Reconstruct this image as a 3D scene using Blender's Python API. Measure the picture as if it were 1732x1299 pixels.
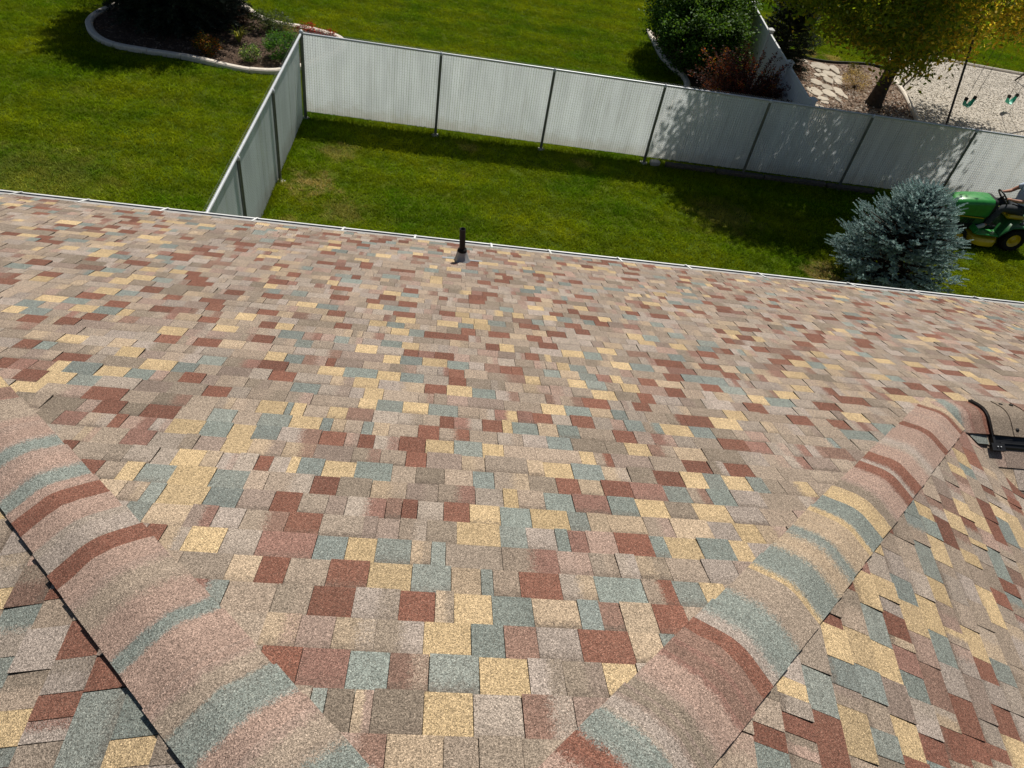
import bpy, bmesh, math, random
import numpy as np
from mathutils import Vector, Matrix, Euler

random.seed(7)
for o in list(bpy.data.objects):
    bpy.data.objects.remove(o)
SC = bpy.context.scene
COL = SC.collection

# ------------------------------------------------------------------ camera
CAM_POS = Vector((0.0, 0.0, 7.698))
CAM_R = Vector((0.98986, -0.01889, 0.14080))
CAM_U = Vector((-0.08800, 0.69652, 0.71212))
CAM_F = Vector((0.11152, 0.71729, -0.68779))
cam_d = bpy.data.cameras.new('camera')
cam = bpy.data.objects.new('camera', cam_d)
COL.objects.link(cam)
_m = Matrix((CAM_R, CAM_U, -CAM_F)).transposed().to_4x4()
_m.translation = CAM_POS
cam.matrix_world = _m
cam_d.sensor_fit = 'HORIZONTAL'
cam_d.sensor_width = 36.0
cam_d.lens = 36.0 * 1250.0 / 1732.0
cam_d.clip_start = 0.05
cam_d.clip_end = 1500
SC.camera = cam

# ------------------------------------------------------------------ light
SUN_DIR = Vector((0.2131, 0.5738, 1.0)).normalized()
w = bpy.data.worlds.new('World')
SC.world = w
w.use_nodes = True
wn = w.node_tree
for n in list(wn.nodes):
    wn.nodes.remove(n)
sky = wn.nodes.new('ShaderNodeTexSky')
sky.sky_type = 'NISHITA'
sky.sun_disc = False
sky.sun_elevation = math.asin(SUN_DIR.z)
sky.sun_rotation = math.atan2(SUN_DIR.x, SUN_DIR.y)
bg = wn.nodes.new('ShaderNodeBackground')
bg.inputs['Strength'].default_value = 0.05
wo = wn.nodes.new('ShaderNodeOutputWorld')
wn.links.new(sky.outputs[0], bg.inputs[0])
wn.links.new(bg.outputs[0], wo.inputs[0])
sun_d = bpy.data.lights.new('sun', 'SUN')
sun_d.energy = 5.0
sun_d.angle = math.radians(0.53)
sun_d.color = (1.0, 0.955, 0.88)
sun = bpy.data.objects.new('sun', sun_d)
COL.objects.link(sun)
sun.rotation_euler = SUN_DIR.to_track_quat('Z', 'Y').to_euler()
sun.location = (10, 20, 40)

SC.view_settings.view_transform = 'Standard'
SC.view_settings.look = 'None'
SC.view_settings.exposure = -0.03
SC.view_settings.gamma = 1.0
SC.view_settings.use_curve_mapping = False
SC.render.engine = 'CYCLES'
SC.cycles.max_bounces = 6
SC.cycles.transparent_max_bounces = 6
SC.cycles.sample_clamp_indirect = 6.0


def project(P):
    d = Vector(P) - CAM_POS
    z = d.dot(CAM_F)
    if z < 0.05:
        return None
    return (866 + 1250 * d.dot(CAM_R) / z, 649.5 - 1250 * d.dot(CAM_U) / z, z)


# ------------------------------------------------------------------ scene helpers
ORG = {}


def tag(o, label=None, cat=None, group=None, kind=None):
    if label: o['label'] = label
    if cat: o['category'] = cat
    if group: o['group'] = group
    if kind: o['kind'] = kind
    return o


def thing(name, loc, label=None, cat=None, group=None, kind=None, parent=None):
    o = bpy.data.objects.new(name, None)
    COL.objects.link(o)
    o.empty_display_size = 0.2
    if parent is not None:
        o.parent = parent
        o.location = Vector(loc) - ORG[parent.name]
    else:
        o.location = loc
    ORG[o.name] = Vector(loc)
    return tag(o, label, cat, group, kind)


class MB:
    """collects faces in world coordinates; put() links them as one mesh"""

    def __init__(self):
        self.v = []; self.f = []; self.c = []; self.mi = []; self.smooth = []

    def add(self, verts, faces, col=None, mi=0, smooth=False):
        b = len(self.v)
        self.v.extend([tuple(p) for p in verts])
        for fc in faces:
            self.f.append([b + i for i in fc]); self.c.append(col or (1, 1, 1)); self.mi.append(mi); self.smooth.append(smooth)

    def box(self, c, s, rot=None, col=None, mi=0, taper=1.0):
        x, y, z = s[0] / 2, s[1] / 2, s[2] / 2
        vs = [(-x, -y, -z), (x, -y, -z), (x, y, -z), (-x, y, -z), (-x * taper, -y * taper, z), (x * taper, -y * taper, z), (x * taper, y * taper, z), (-x * taper, y * taper, z)]
        M = rot if rot is not None else Matrix.Identity(3)
        vs = [M @ Vector(p) + Vector(c) for p in vs]
        self.add(vs, [(0, 3, 2, 1), (4, 5, 6, 7), (0, 1, 5, 4), (1, 2, 6, 5), (2, 3, 7, 6), (3, 0, 4, 7)], col, mi)

    def bevbox(self, c, s, b, rot=None, col=None, mi=0):
        x, y, z = s[0] / 2, s[1] / 2, s[2] / 2
        M = rot if rot is not None else Matrix.Identity(3)
        rings = []
        for zz, ins in ((-z, b), (-z + b, 0), (z - b, 0), (z, b)):
            ring = []
            for (px, py) in ((-x + ins, -y + ins + b), (-x + ins + b, -y + ins), (x - ins - b, -y + ins), (x - ins, -y + ins + b), (x - ins, y - ins - b), (x - ins - b, y - ins), (-x + ins + b, y - ins), (-x + ins, y - ins - b)):
                ring.append(M @ Vector((px, py, zz)) + Vector(c))
            rings.append(ring)
        self.loft(rings, True, True, col, mi, False)

    def loft(self, rings, cap0=True, cap1=True, col=None, mi=0, smooth=True):
        n = len(rings[0]); vs = []; fs = []
        for r in rings: vs.extend(r)
        for i in range(len(rings) - 1):
            for j in range(n):
                k = (j + 1) % n
                fs.append((i * n + j, i * n + k, (i + 1) * n + k, (i + 1) * n + j))
        self.add(vs, fs, col, mi, smooth)
        if cap0: self.add(rings[0], [tuple(range(n - 1, -1, -1))], col, mi)
        if cap1: self.add(rings[-1], [tuple(range(n))], col, mi)

    def tube(self, pts, rad, n=6, caps=True, col=None, mi=0, smooth=True, closed=False):
        pts = [Vector(p) for p in pts]
        if not isinstance(rad, (list, tuple)): rad = [rad] * len(pts)
        rings = []; up = Vector((0.13, 0.21, 0.97))
        for i, p in enumerate(pts):
            if closed: t = pts[(i + 1) % len(pts)] - pts[i - 1]
            else: t = pts[min(i + 1, len(pts) - 1)] - pts[max(i - 1, 0)]
            t.normalize()
            a = t.cross(up)
            if a.length < 0.05: a = t.cross(Vector((1, 0, 0)))
            a.normalize(); b = t.cross(a)
            rings.append([p + (a * math.cos(q) + b * math.sin(q)) * rad[i] for q in [2 * math.pi * j / n for j in range(n)]])
        if closed: rings.append(rings[0])
        self.loft(rings, caps and not closed, caps and not closed, col, mi, smooth)

    def lathe(self, c, prof, axis=(0, 0, 1), n=16, col=None, mi=0, caps=True, smooth=True):
        ax = Vector(axis).normalized()
        a = ax.cross(Vector((0.3, 0.9, 0.2))).normalized(); b = ax.cross(a)
        rings = [[Vector(c) + ax * h + (a * math.cos(q) + b * math.sin(q)) * r for q in [2 * math.pi * j / n for j in range(n)]] for (r, h) in prof]
        self.loft(rings, caps, caps, col, mi, smooth)

    def ellipsoid(self, c, r, n=12, m=8, rot=None, col=None, mi=0):
        M = rot if rot is not None else Matrix.Identity(3)
        rings = []
        for i in range(m + 1):
            t = -math.pi / 2 + math.pi * (i + 0.02) / (m + 0.04)
            rings.append([M @ Vector((r[0] * math.cos(t) * math.cos(q), r[1] * math.cos(t) * math.sin(q), r[2] * math.sin(t))) + Vector(c) for q in [2 * math.pi * j / n for j in range(n)]])
        self.loft(rings, True, True, col, mi, True)

    def put(self, name, mats, parent=None, colname=None, kind=None, label=None, origin=None):
        me = bpy.data.meshes.new(name)
        if parent is not None: org = ORG[parent.name]
        else: org = Vector(origin) if origin is not None else Vector((0, 0, 0))
        ox, oy, oz = org
        me.from_pydata([(x - ox, y - oy, z - oz) for x, y, z in self.v], [], self.f)
        if not isinstance(mats, (list, tuple)): mats = [mats]
        for m in mats: me.materials.append(m)
        me.polygons.foreach_set('material_index', self.mi)
        me.polygons.foreach_set('use_smooth', self.smooth)
        if colname:
            at = me.color_attributes.new(colname, 'FLOAT_COLOR', 'CORNER')
            ln = np.zeros(len(me.polygons), dtype=np.int32); me.polygons.foreach_get('loop_total', ln)
            cc = np.ones((len(self.c), 4), dtype=np.float32); cc[:, :3] = np.array(self.c, dtype=np.float32)
            at.data.foreach_set('color', np.repeat(cc, ln, axis=0).ravel())
        me.update()
        return link(name, me, parent, org if parent is None else None, kind, label)


def link(name, me, parent=None, loc=None, kind=None, label=None):
    o = bpy.data.objects.new(name, me)
    COL.objects.link(o)
    if parent is not None:
        o.parent = parent
        ORG[o.name] = ORG[parent.name]
    else:
        if loc is not None: o.location = loc
        ORG[o.name] = Vector(loc) if loc is not None else Vector((0, 0, 0))
    if kind: o['kind'] = kind
    if label: o['label'] = label
    return o


# ------------------------------------------------------------------ materials
class NT:
    def __init__(self, name):
        self.m = bpy.data.materials.new(name)
        self.m.use_nodes = True
        self.t = self.m.node_tree
        self.t.nodes.clear()
        self.out = self.t.nodes.new('ShaderNodeOutputMaterial')

    def n(self, typ, **kw):
        x = self.t.nodes.new('ShaderNode' + typ)
        for k, v in kw.items():
            if k.startswith('_'): setattr(x, k[1:], v)
        return x

    def l(self, a, b):
        self.t.links.new(a, b)

    def val(self, node, key, v):
        if hasattr(v, 'is_linked'): self.l(v, node.inputs[key])
        else: node.inputs[key].default_value = v

    def noise(self, scale, detail=3, rough=0.5, vec=None, stretch=None):
        x = self.n('TexNoise')
        x.inputs['Scale'].default_value = scale; x.inputs['Detail'].default_value = detail; x.inputs['Roughness'].default_value = rough
        v = vec if vec is not None else self.pos()
        if stretch is not None:
            mp = self.n('Mapping'); mp.inputs['Scale'].default_value = stretch; self.l(v, mp.inputs['Vector']); v = mp.outputs[0]
        self.l(v, x.inputs['Vector'])
        return x.outputs['Fac']

    def pos(self):
        if not hasattr(self, '_p'): self._p = self.n('NewGeometry').outputs['Position']
        return self._p

    def vor(self, scale, feature='F1', vec=None):
        x = self.n('TexVoronoi'); x.feature = feature
        x.inputs['Scale'].default_value = scale
        self.l(vec if vec is not None else self.pos(), x.inputs['Vector'])
        return x

    def math(self, op, a, b=None, c=None, clamp=False):
        x = self.n('Math'); x.operation = op; x.use_clamp = clamp
        self.val(x, 0, a)
        if b is not None: self.val(x, 1, b)
        if c is not None: self.val(x, 2, c)
        return x.outputs[0]

    def mr(self, v, a, b, c=0.0, d=1.0, smooth=False):
        x = self.n('MapRange')
        if smooth: x.interpolation_type = 'SMOOTHSTEP'
        for k, q in zip((0, 1, 2, 3, 4), (v, a, b, c, d)): self.val(x, k, q)
        return x.outputs[0]

    def mix(self, f, a, b, mode='MIX'):
        x = self.n('Mix'); x.data_type = 'RGBA'; x.blend_type = mode
        self.val(x, 0, f)
        for k, q in ((6, a), (7, b)):
            if isinstance(q, tuple) and len(q) == 3: q = q + (1,)
            self.val(x, k, q)
        return x.outputs[2]

    def mul(self, c, v):
        x = self.n('VectorMath'); x.operation = 'SCALE'
        self.val(x, 0, c); self.val(x, 'Scale', v)
        return x.outputs[0]

    def attr(self, name):
        x = self.n('Attribute'); x.attribute_name = name
        return x

    def bump(self, h, strength, dist=0.01):
        x = self.n('Bump'); x.inputs['Strength'].default_value = strength; x.inputs['Distance'].default_value = dist
        self.l(h, x.inputs['Height'])
        return x.outputs[0]

    def bsdf(self, col, rough=0.6, metal=0.0, spec=0.3, normal=None, coat=0.0):
        x = self.n('BsdfPrincipled')
        if isinstance(col, tuple) and len(col) == 3: col = col + (1,)
        self.val(x, 'Base Color', col); self.val(x, 'Roughness', rough); self.val(x, 'Metallic', metal)
        x.inputs['Specular IOR Level'].default_value = spec
        if coat: x.inputs['Coat Weight'].default_value = coat; x.inputs['Coat Roughness'].default_value = 0.08
        if normal is not None: self.l(normal, x.inputs['Normal'])
        return x.outputs[0]

    def done(self, s):
        self.l(s, self.out.inputs['Surface'])
        return self.m


def plain(name, col, rough=0.6, metal=0.0, spec=0.3, var=0.15, scale=8.0, bump=0.0, bscale=60, coat=0.0):
    t = NT(name)
    n = t.noise(scale, 4, 0.6)
    c = t.mix(1.0, tuple(col), t.mr(n, 0.3, 0.7, 1 - var, 1 + var), 'MULTIPLY')
    # grey multiplier feeds a colour socket
    nm = t.bump(t.noise(bscale, 3, 0.6), bump, 0.01) if bump else None
    r = t.mr(n, 0.2, 0.8, max(rough - 0.08, 0.02), min(rough + 0.08, 1))
    return t.done(t.bsdf(c, r, metal, spec, nm, coat))


def leafmat(name, trans=0.35, rough=0.55, spec=0.25, tint=(1.15, 1.1, 0.55)):
    t = NT(name)
    a = t.attr('col').outputs['Color']
    n = t.noise(25, 2)
    c = t.mul(a, t.mr(n, 0.3, 0.7, 0.8, 1.2))
    b = t.bsdf(c, rough, 0, spec)
    tr = t.n('BsdfTranslucent')
    t.l(t.mix(1.0, c, tint, 'MULTIPLY'), tr.inputs[0])
    mx = t.n('MixShader'); mx.inputs[0].default_value = trans
    t.l(b, mx.inputs[1]); t.l(tr.outputs[0], mx.inputs[2])
    return t.done(mx.outputs[0])


M = {}


def build_materials():
    # --- asphalt shingle granules
    t = NT('shingle_granules')
    ca = t.attr('ca').outputs['Color']; cb = t.attr('cb').outputs['Color']
    fx = t.n('SeparateColor'); t.l(t.attr('fx').outputs['Color'], fx.inputs[0])
    uv = t.n('UVMap'); uv.uv_map = 'tab'
    sx = t.n('SeparateXYZ'); t.l(uv.outputs[0], sx.inputs[0])
    nz = t.noise(70, 3, 0.7)
    nzc = t.math('SUBTRACT', nz, 0.5)
    ux = t.math('MULTIPLY_ADD', nzc, 0.5, sx.outputs[0])
    bl = t.math('MULTIPLY', t.mr(ux, 0.35, 0.72, 0, 1, True), fx.outputs[0])
    g2 = t.vor(640)
    sep2 = t.n('SeparateColor'); t.l(g2.outputs['Color'], sep2.inputs[0])
    # grains switch between the two colours rather than blending smoothly
    pick = t.mr(t.math('ADD', bl, t.math('MULTIPLY', t.math('SUBTRACT', sep2.outputs[2], 0.5), 0.8)), 0.35, 0.65)
    pick = t.math('MULTIPLY', pick, t.math('GREATER_THAN', bl, 0.02))
    c = t.mix(pick, ca, cb)
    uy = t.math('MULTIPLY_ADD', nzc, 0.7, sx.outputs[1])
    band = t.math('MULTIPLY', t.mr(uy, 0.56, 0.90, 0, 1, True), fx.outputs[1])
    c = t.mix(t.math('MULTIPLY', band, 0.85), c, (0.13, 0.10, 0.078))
    g1 = t.vor(330)
    sep1 = t.n('SeparateColor'); t.l(g1.outputs['Color'], sep1.inputs[0])
    v = t.math('MULTIPLY_ADD', sep1.outputs[0], 0.90, t.math('MULTIPLY', sep2.outputs[0], 0.60))
    c = t.mul(c, t.math('ADD', v, 0.18))
    c = t.mix(t.math('GREATER_THAN', sep1.outputs[1], 0.84), c, t.mix(0.12, t.mul(c, 1.45), (0.42, 0.34, 0.26)))
    c = t.mix(t.math('MULTIPLY', t.math('GREATER_THAN', sep2.outputs[1], 0.80), 0.62), c, (0.07, 0.052, 0.04))
    big = t.noise(1.3, 4, 0.6)
    c = t.mul(c, t.mr(big, 0.3, 0.7, 0.90, 1.08))
    # faint run-off streaks down the slope and small worn, darker scuffs
    c = t.mul(c, t.mr(t.noise(5.0, 4, 0.65, stretch=(1.6, 0.22, 0.22)), 0.56, 0.74, 1.0, 0.86))
    c = t.mix(t.mr(t.noise(16.0, 5, 0.75), 0.66, 0.76, 0, 0.4), c, (0.12, 0.10, 0.085))
    nm = t.bump(g1.outputs['Distance'], 0.35, 0.004)
    M['shingle'] = t.done(t.bsdf(c, 0.93, 0, 0.12, nm))
    M['felt'] = plain('roof_felt', (0.035, 0.03, 0.027), 0.95, bump=0.2)
    # --- metals / plastics
    M['galv'] = plain('galvanised_steel', (0.52, 0.54, 0.55), 0.42, 0.2, 0.4, 0.1, 30)
    M['post'] = plain('shade_toned_steel_post', (0.16, 0.17, 0.165), 0.5, 0.55, 0.4, 0.2, 12)  # galvanised posts toned dark for the shade on their near side
    M['wire'] = plain('galvanised_wire', (0.46, 0.48, 0.48), 0.4, 0.3, 0.4, 0.1)
    M['white_metal'] = plain('white_gutter_enamel', (0.72, 0.72, 0.69), 0.4, 0, 0.4, 0.16, 2.2)
    M['drip'] = plain('grey_drip_edge', (0.36, 0.345, 0.325), 0.6, 0, 0.3, 0.15, 20)
    M['black_plastic'] = plain('black_plastic', (0.012, 0.012, 0.013), 0.45, 0, 0.35, 0.2)
    M['black_pipe'] = plain('black_abs_pipe', (0.014, 0.012, 0.011), 0.6, 0, 0.25, 0.2, 40)
    M['lead'] = plain('grey_flashing', (0.33, 0.34, 0.345), 0.5, 0.25, 0.35, 0.12, 25)
    M['nail'] = plain('dark_nail_head', (0.02, 0.018, 0.016), 0.5, 0.5)
    M['vinyl'] = plain('white_vinyl', (0.66, 0.67, 0.66), 0.45, 0, 0.35, 0.05, 3)
    M['trough_shade'] = plain('gutter_inside_painted_shade', (0.10, 0.10, 0.105), 0.7, 0, 0.2, 0.35, 9)  # dark tone stands in for the front lip's shadow inside the gutter
    M['siding'] = plain('beige_siding', (0.52, 0.47, 0.38), 0.7, 0, 0.25, 0.06, 3)
    M['fascia'] = plain('white_fascia', (0.68, 0.67, 0.63), 0.5, 0, 0.3, 0.05)
    # --- privacy slats, plastic that lets light through
    t = NT('privacy_slat')
    a = t.attr('col').outputs['Color']
    n = t.noise(3.0, 3, stretch=(1, 1, 0.35))
    c = t.mul(a, t.mr(n, 0.3, 0.7, 0.88, 1.06))
    # soil splashed up from the ground and a few runs of dirt
    sp = t.n('SeparateXYZ'); t.l(t.pos(), sp.inputs[0])
    d = t.math('MULTIPLY_ADD', t.math('SUBTRACT', t.noise(6.0, 4, 0.7), 0.5), 0.55, sp.outputs[2])
    c = t.mix(t.mr(d, 0.12, 0.5, 0.42, 0.0, True), c, (0.42, 0.36, 0.24))
    c = t.mix(t.mr(t.noise(2.2, 4, 0.65, stretch=(4, 4, 0.3)), 0.56, 0.72, 0, 0.3), c, (0.46, 0.46, 0.40))
    b = t.bsdf(c, 0.5, 0, 0.3)
    tr = t.n('BsdfTranslucent'); t.l(c, tr.inputs[0])
    mx = t.n('MixShader'); mx.inputs[0].default_value = 0.58
    t.l(b, mx.inputs[1]); t.l(tr.outputs[0], mx.inputs[2])
    M['slat'] = t.done(mx.outputs[0])
    # --- ground
    t = NT('lawn_soil')
    n1 = t.noise(0.7, 4, 0.6); n2 = t.noise(40, 3, 0.7)
    c = t.mix(t.mr(n1, 0.35, 0.65), (0.052, 0.088, 0.004), (0.080, 0.104, 0.006))
    c = t.mul(c, t.mr(n2, 0.3, 0.7, 0.6, 1.35))
    M['lawn'] = t.done(t.bsdf(c, 0.95, 0, 0.1, t.bump(n2, 0.6, 0.03)))
    t = NT('grass_blades')
    n1 = t.noise(0.45, 4, 0.65); n2 = t.noise(3.2, 3, 0.6); n3 = t.noise(1.1, 3, 0.6)
    oi = t.n('ObjectInfo')
    c = t.mix(t.mr(n1, 0.36, 0.64), (0.098, 0.192, 0.003), (0.245, 0.285, 0.005))
    c = t.mix(t.mr(n2, 0.5, 0.75, 0, 0.55), c, (0.050, 0.112, 0.006))
    c = t.mix(t.mr(n3, 0.62, 0.74, 0, 0.35), c, (0.30, 0.27, 0.08))
    # worn, straw-coloured patches in the small yard
    for (px, py, r, k) in ((-2.6, 13.1, 0.6, 0.85), (-2.3, 14.5, 0.5, 0.55), (-1.9, 12.3, 0.6, 0.45), (-2.8, 11.6, 0.4, 0.5), (7.6, 11.95, 0.6, 0.9), (5.9, 13.7, 0.9, 0.4), (-7.3, 12.2, 1.7, 0.25), (11.5, 25.1, 0.5, 0.85), (12.3, 24.9, 0.45, 0.8), (3.0, 15.3, 0.35, 0.4), (0.4, 15.4, 0.3, 0.45)):
        d = t.n('VectorMath'); d.operation = 'DISTANCE'
        t.l(t.pos(), d.inputs[0]); d.inputs[1].default_value = (px, py, 0.03)
        f = t.mr(t.math('ADD', d.outputs['Value'], t.math('MULTIPLY', t.math('SUBTRACT', n2, 0.5), r * 2.4)), r * 0.25, r, k, 0, True)
        c = t.mix(f, c, (0.42, 0.32, 0.14))
    # faint mowing passes
    sp = t.n('SeparateXYZ'); t.l(t.pos(), sp.inputs[0])
    ph = t.math('MULTIPLY_ADD', n1, 2.5, t.math('MULTIPLY_ADD', sp.outputs[1], 5.4, t.math('MULTIPLY', sp.outputs[0], 0.25)))
    c = t.mul(c, t.mr(t.math('SINE', ph), -0.6, 0.6, 0.97, 1.19, True))
    c = t.mul(c, t.mr(oi.outputs['Random'], 0, 1, 0.72, 1.28))
    b = t.bsdf(c, 0.75, 0, 0.06)
    tr = t.n('BsdfTranslucent'); t.l(t.mix(1.0, c, (1.2, 1.15, 0.6), 'MULTIPLY'), tr.inputs[0])
    mx = t.n('MixShader'); mx.inputs[0].default_value = 0.4
    t.l(b, mx.inputs[1]); t.l(tr.outputs[0], mx.inputs[2])
    M['grass'] = t.done(mx.outputs[0])
    t = NT('bark_soil')
    n1 = t.noise(9, 5, 0.7); n2 = t.noise(60, 3, 0.7)
    c = t.mix(t.mr(n1, 0.3, 0.7), (0.070, 0.046, 0.033), (0.135, 0.090, 0.063))
    c = t.mul(c, t.mr(n2, 0.25, 0.75, 0.45, 1.4))
    M['soil'] = t.done(t.bsdf(c, 0.95, 0, 0.1, t.bump(n2, 0.9, 0.03)))
    t = NT('mulch_ground')
    n1 = t.vor(26); sp = t.n('SeparateColor'); t.l(n1.outputs['Color'], sp.inputs[0])
    c = t.mix(sp.outputs[0], (0.09, 0.055, 0.038), (0.30, 0.225, 0.165))
    c = t.mul(c, t.mr(t.noise(2.0, 3), 0.3, 0.7, 0.7, 1.15))
    M['mulch'] = t.done(t.bsdf(c, 0.9, 0, 0.15, t.bump(n1.outputs['Distance'], 0.8, 0.03)))
    t = NT('pale_gravel')
    n1 = t.vor(38); sp = t.n('SeparateColor'); t.l(n1.outputs['Color'], sp.inputs[0])
    n2 = t.noise(9, 4, 0.7, stretch=(1, 2.2, 1))
    c = t.mix(sp.outputs[0], (0.46, 0.41, 0.34), (0.66, 0.60, 0.51))
    c = t.mul(c, t.mr(n2, 0.3, 0.7, 0.72, 1.15))
    M['gravel'] = t.done(t.bsdf(c, 0.95, 0, 0.1, t.bump(n2, 0.9, 0.06)))
    t = NT('chips')
    c = t.attr('col').outputs['Color']
    M['chips'] = t.done(t.bsdf(c, 0.85, 0, 0.2))
    t = NT('kerb_concrete')
    n1 = t.noise(14, 4, 0.7); n2 = t.noise(120, 2, 0.6)
    c = t.mix(t.mr(n1, 0.3, 0.7), (0.60, 0.53, 0.44), (0.74, 0.67, 0.57))
    c = t.mul(c, t.mr(n2, 0.2, 0.8, 0.8, 1.15))
    M['kerb'] = t.done(t.bsdf(c, 0.85, 0, 0.2, t.bump(n2, 0.4, 0.005)))
    t = NT('flagstone_face')
    oi = t.n('ObjectInfo')
    n1 = t.noise(7, 5, 0.7)
    c = t.mix(t.mr(n1, 0.3, 0.7), (0.36, 0.31, 0.245), (0.54, 0.475, 0.385))
    c = t.mul(c, t.mr(oi.outputs['Random'], 0, 1, 0.8, 1.1))
    M['flag'] = t.done(t.bsdf(c, 0.85, 0, 0.2, t.bump(n1, 0.6, 0.02)))
    M['timber'] = plain('weathered_timber', (0.10, 0.085, 0.07), 0.9, 0, 0.15, 0.35, 18, 0.4)
    M['footing'] = plain('concrete_footing', (0.40, 0.385, 0.35), 0.9, 0, 0.2, 0.2, 30, 0.3)
    M['edging'] = plain('black_lawn_edging', (0.02, 0.02, 0.02), 0.6)
    M['bark'] = plain('tree_bark', (0.060, 0.046, 0.036), 0.95, 0, 0.1, 0.4, 14, 0.8, 40)
    M['leaf'] = leafmat('leaf', 0.66, 0.5, 0.3, (1.5, 1.35, 0.5))
    M['leaf_dense'] = leafmat('leaf_dense', 0.4, 0.55, 0.2, (1.25, 1.2, 0.5))
    M['needle'] = leafmat('needle', 0.12, 0.5, 0.3, (1, 1, 1))
    # --- mower / person / swing
    M['green'] = plain('green_enamel', (0.024, 0.23, 0.038), 0.36, 0, 0.45, 0.16, 9, 0, 60, 0.2)
    M['yellow'] = plain('yellow_enamel', (0.62, 0.42, 0.015), 0.3, 0, 0.5, 0.06, 6, 0, 60, 0.3)
    M['dark_green'] = plain('dark_green_enamel', (0.012, 0.10, 0.02), 0.35, 0, 0.45, 0.1)
    M['rubber'] = plain('tyre_rubber', (0.014, 0.014, 0.013), 0.85, 0, 0.2, 0.3, 20, 0.3)
    M['dark'] = plain('dark_machine_paint', (0.014, 0.015, 0.014), 0.5, 0, 0.35, 0.25)
    M['grey_plastic'] = plain('grey_plastic', (0.10, 0.10, 0.10), 0.5)
    M['skin'] = plain('skin', (0.44, 0.22, 0.145), 0.55, 0, 0.3, 0.06)
    M['shirt'] = plain('pale_shirt', (0.48, 0.55, 0.66), 0.85, 0, 0.1, 0.1, 10, 0.2, 30)
    M['trousers'] = plain('dark_trousers', (0.055, 0.06, 0.065), 0.9, 0, 0.1, 0.2, 12, 0.3, 30)
    M['shoe'] = plain('pale_shoe', (0.52, 0.50, 0.42), 0.7)
    M['hair'] = plain('dark_hair', (0.018, 0.013, 0.010), 0.7)
    M['eye'] = plain('eye', (0.03, 0.02, 0.015), 0.2)
    M['lip'] = plain('lip', (0.35, 0.12, 0.10), 0.5)
    M['swing_steel'] = plain('dark_swing_frame', (0.05, 0.042, 0.036), 0.5, 0.3)
    M['swing_green'] = plain('green_swing_seat', (0.03, 0.40, 0.27), 0.45, 0, 0.4, 0.08)
    M['planter'] = plain('grey_planter', (0.30, 0.33, 0.38), 0.7)


build_materials()

# ------------------------------------------------------------------ outlines on the ground (metres)
BED_A = [(-8.7, 21.3), (-9.05, 20.4), (-9.12, 19.7), (-8.94, 19.17), (-8.6, 18.68), (-8.1, 18.35), (-7.4, 18.25), (-6.6, 18.22), (-5.9, 18.1), (-5.2, 17.95), (-4.7, 17.93), (-4.2, 18.1), (-3.7, 18.65), (-3.35, 19.3), (-3.08, 19.8), (-3.0, 20.3), (-3.2, 20.7), (-3.6, 20.92), (-4.2, 21.05), (-4.85, 21.08), (-5.38, 21.35), (-5.68, 21.68), (-6.1, 22.2), (-6.7, 22.8), (-7.6, 22.8), (-8.3, 22.1)]
BED_B = [(6.0, 24.9), (6.05, 23.7), (6.1, 22.8), (6.3, 21.95), (6.53, 21.2), (6.35, 20.3), (5.68, 19.05), (5.18, 17.85), (4.93, 16.95), (4.85, 16.15)]
BED_B_POLY = BED_B + [(8.05, 16.15), (8.5, 24.9)]
KERB_G = [(14.2, 24.4), (13.93, 23.65), (13.88, 23.0), (13.78, 22.3), (13.6, 21.45), (13.45, 20.75), (13.22, 19.75), (13.13, 18.85), (13.2, 18.05), (13.6, 17.62), (14.3, 17.4), (15.06, 17.42), (17.0, 17.6), (19.5, 17.8), (22.5, 18.0)]
KERB_FAR = [(14.9, 26.55), (16.69, 26.5), (17.95, 26.28), (19.94, 26.06), (23.0, 25.75)]
GRAVEL_POLY = KERB_G + list(reversed(KERB_FAR))
MULCH_POLY = [(8.08, 16.1), (22.5, 16.1)] + list(reversed(KERB_G)) + [(13.6, 24.75), (12.87, 24.62), (12.18, 24.43), (11.56, 24.4), (11.0, 24.55), (10.3, 24.8), (8.5, 24.9)]
HOUSE_POLY = [(-14, -12), (14, -12), (14, 6.75), (-14, 6.75)]


def inside(p, poly):
    x, y = p; r = False
    for i in range(len(poly)):
        x1, y1 = poly[i]; x2, y2 = poly[i - 1]
        if (y1 > y) != (y2 > y) and x < (x2 - x1) * (y - y1) / (y2 - y1) + x1:
            r = not r
    return r


def smooth_path(pts, closed=False, n=5):
    out = []; N = len(pts); rng = range(N if closed else N - 1)
    for i in rng:
        p0 = Vector(pts[(i - 1) % N] if closed else pts[max(i - 1, 0)]); p1 = Vector(pts[i]); p2 = Vector(pts[(i + 1) % N]); p3 = Vector(pts[(i + 2) % N] if closed else pts[min(i + 2, N - 1)])
        for j in range(n):
            t = j / n
            out.append(0.5 * ((2 * p1) + (-p0 + p2) * t + (2 * p0 - 5 * p1 + 4 * p2 - p3) * t * t + (-p0 + 3 * p1 - 3 * p2 + p3) * t ** 3))
    if not closed: out.append(Vector(pts[-1]))
    return [(p[0], p[1]) for p in out]


def sheet(name, poly, z, mat, kind='structure'):
    bm = bmesh.new()
    bm.faces.new([bm.verts.new((x, y, z)) for x, y in poly])
    bmesh.ops.triangulate(bm, faces=bm.faces[:])
    me = bpy.data.meshes.new(name); bm.to_mesh(me); bm.free()
    for p in me.polygons:
        if p.normal.z < 0: p.flip()
    me.materials.append(mat)
    return link(name, me, kind=kind)


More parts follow.
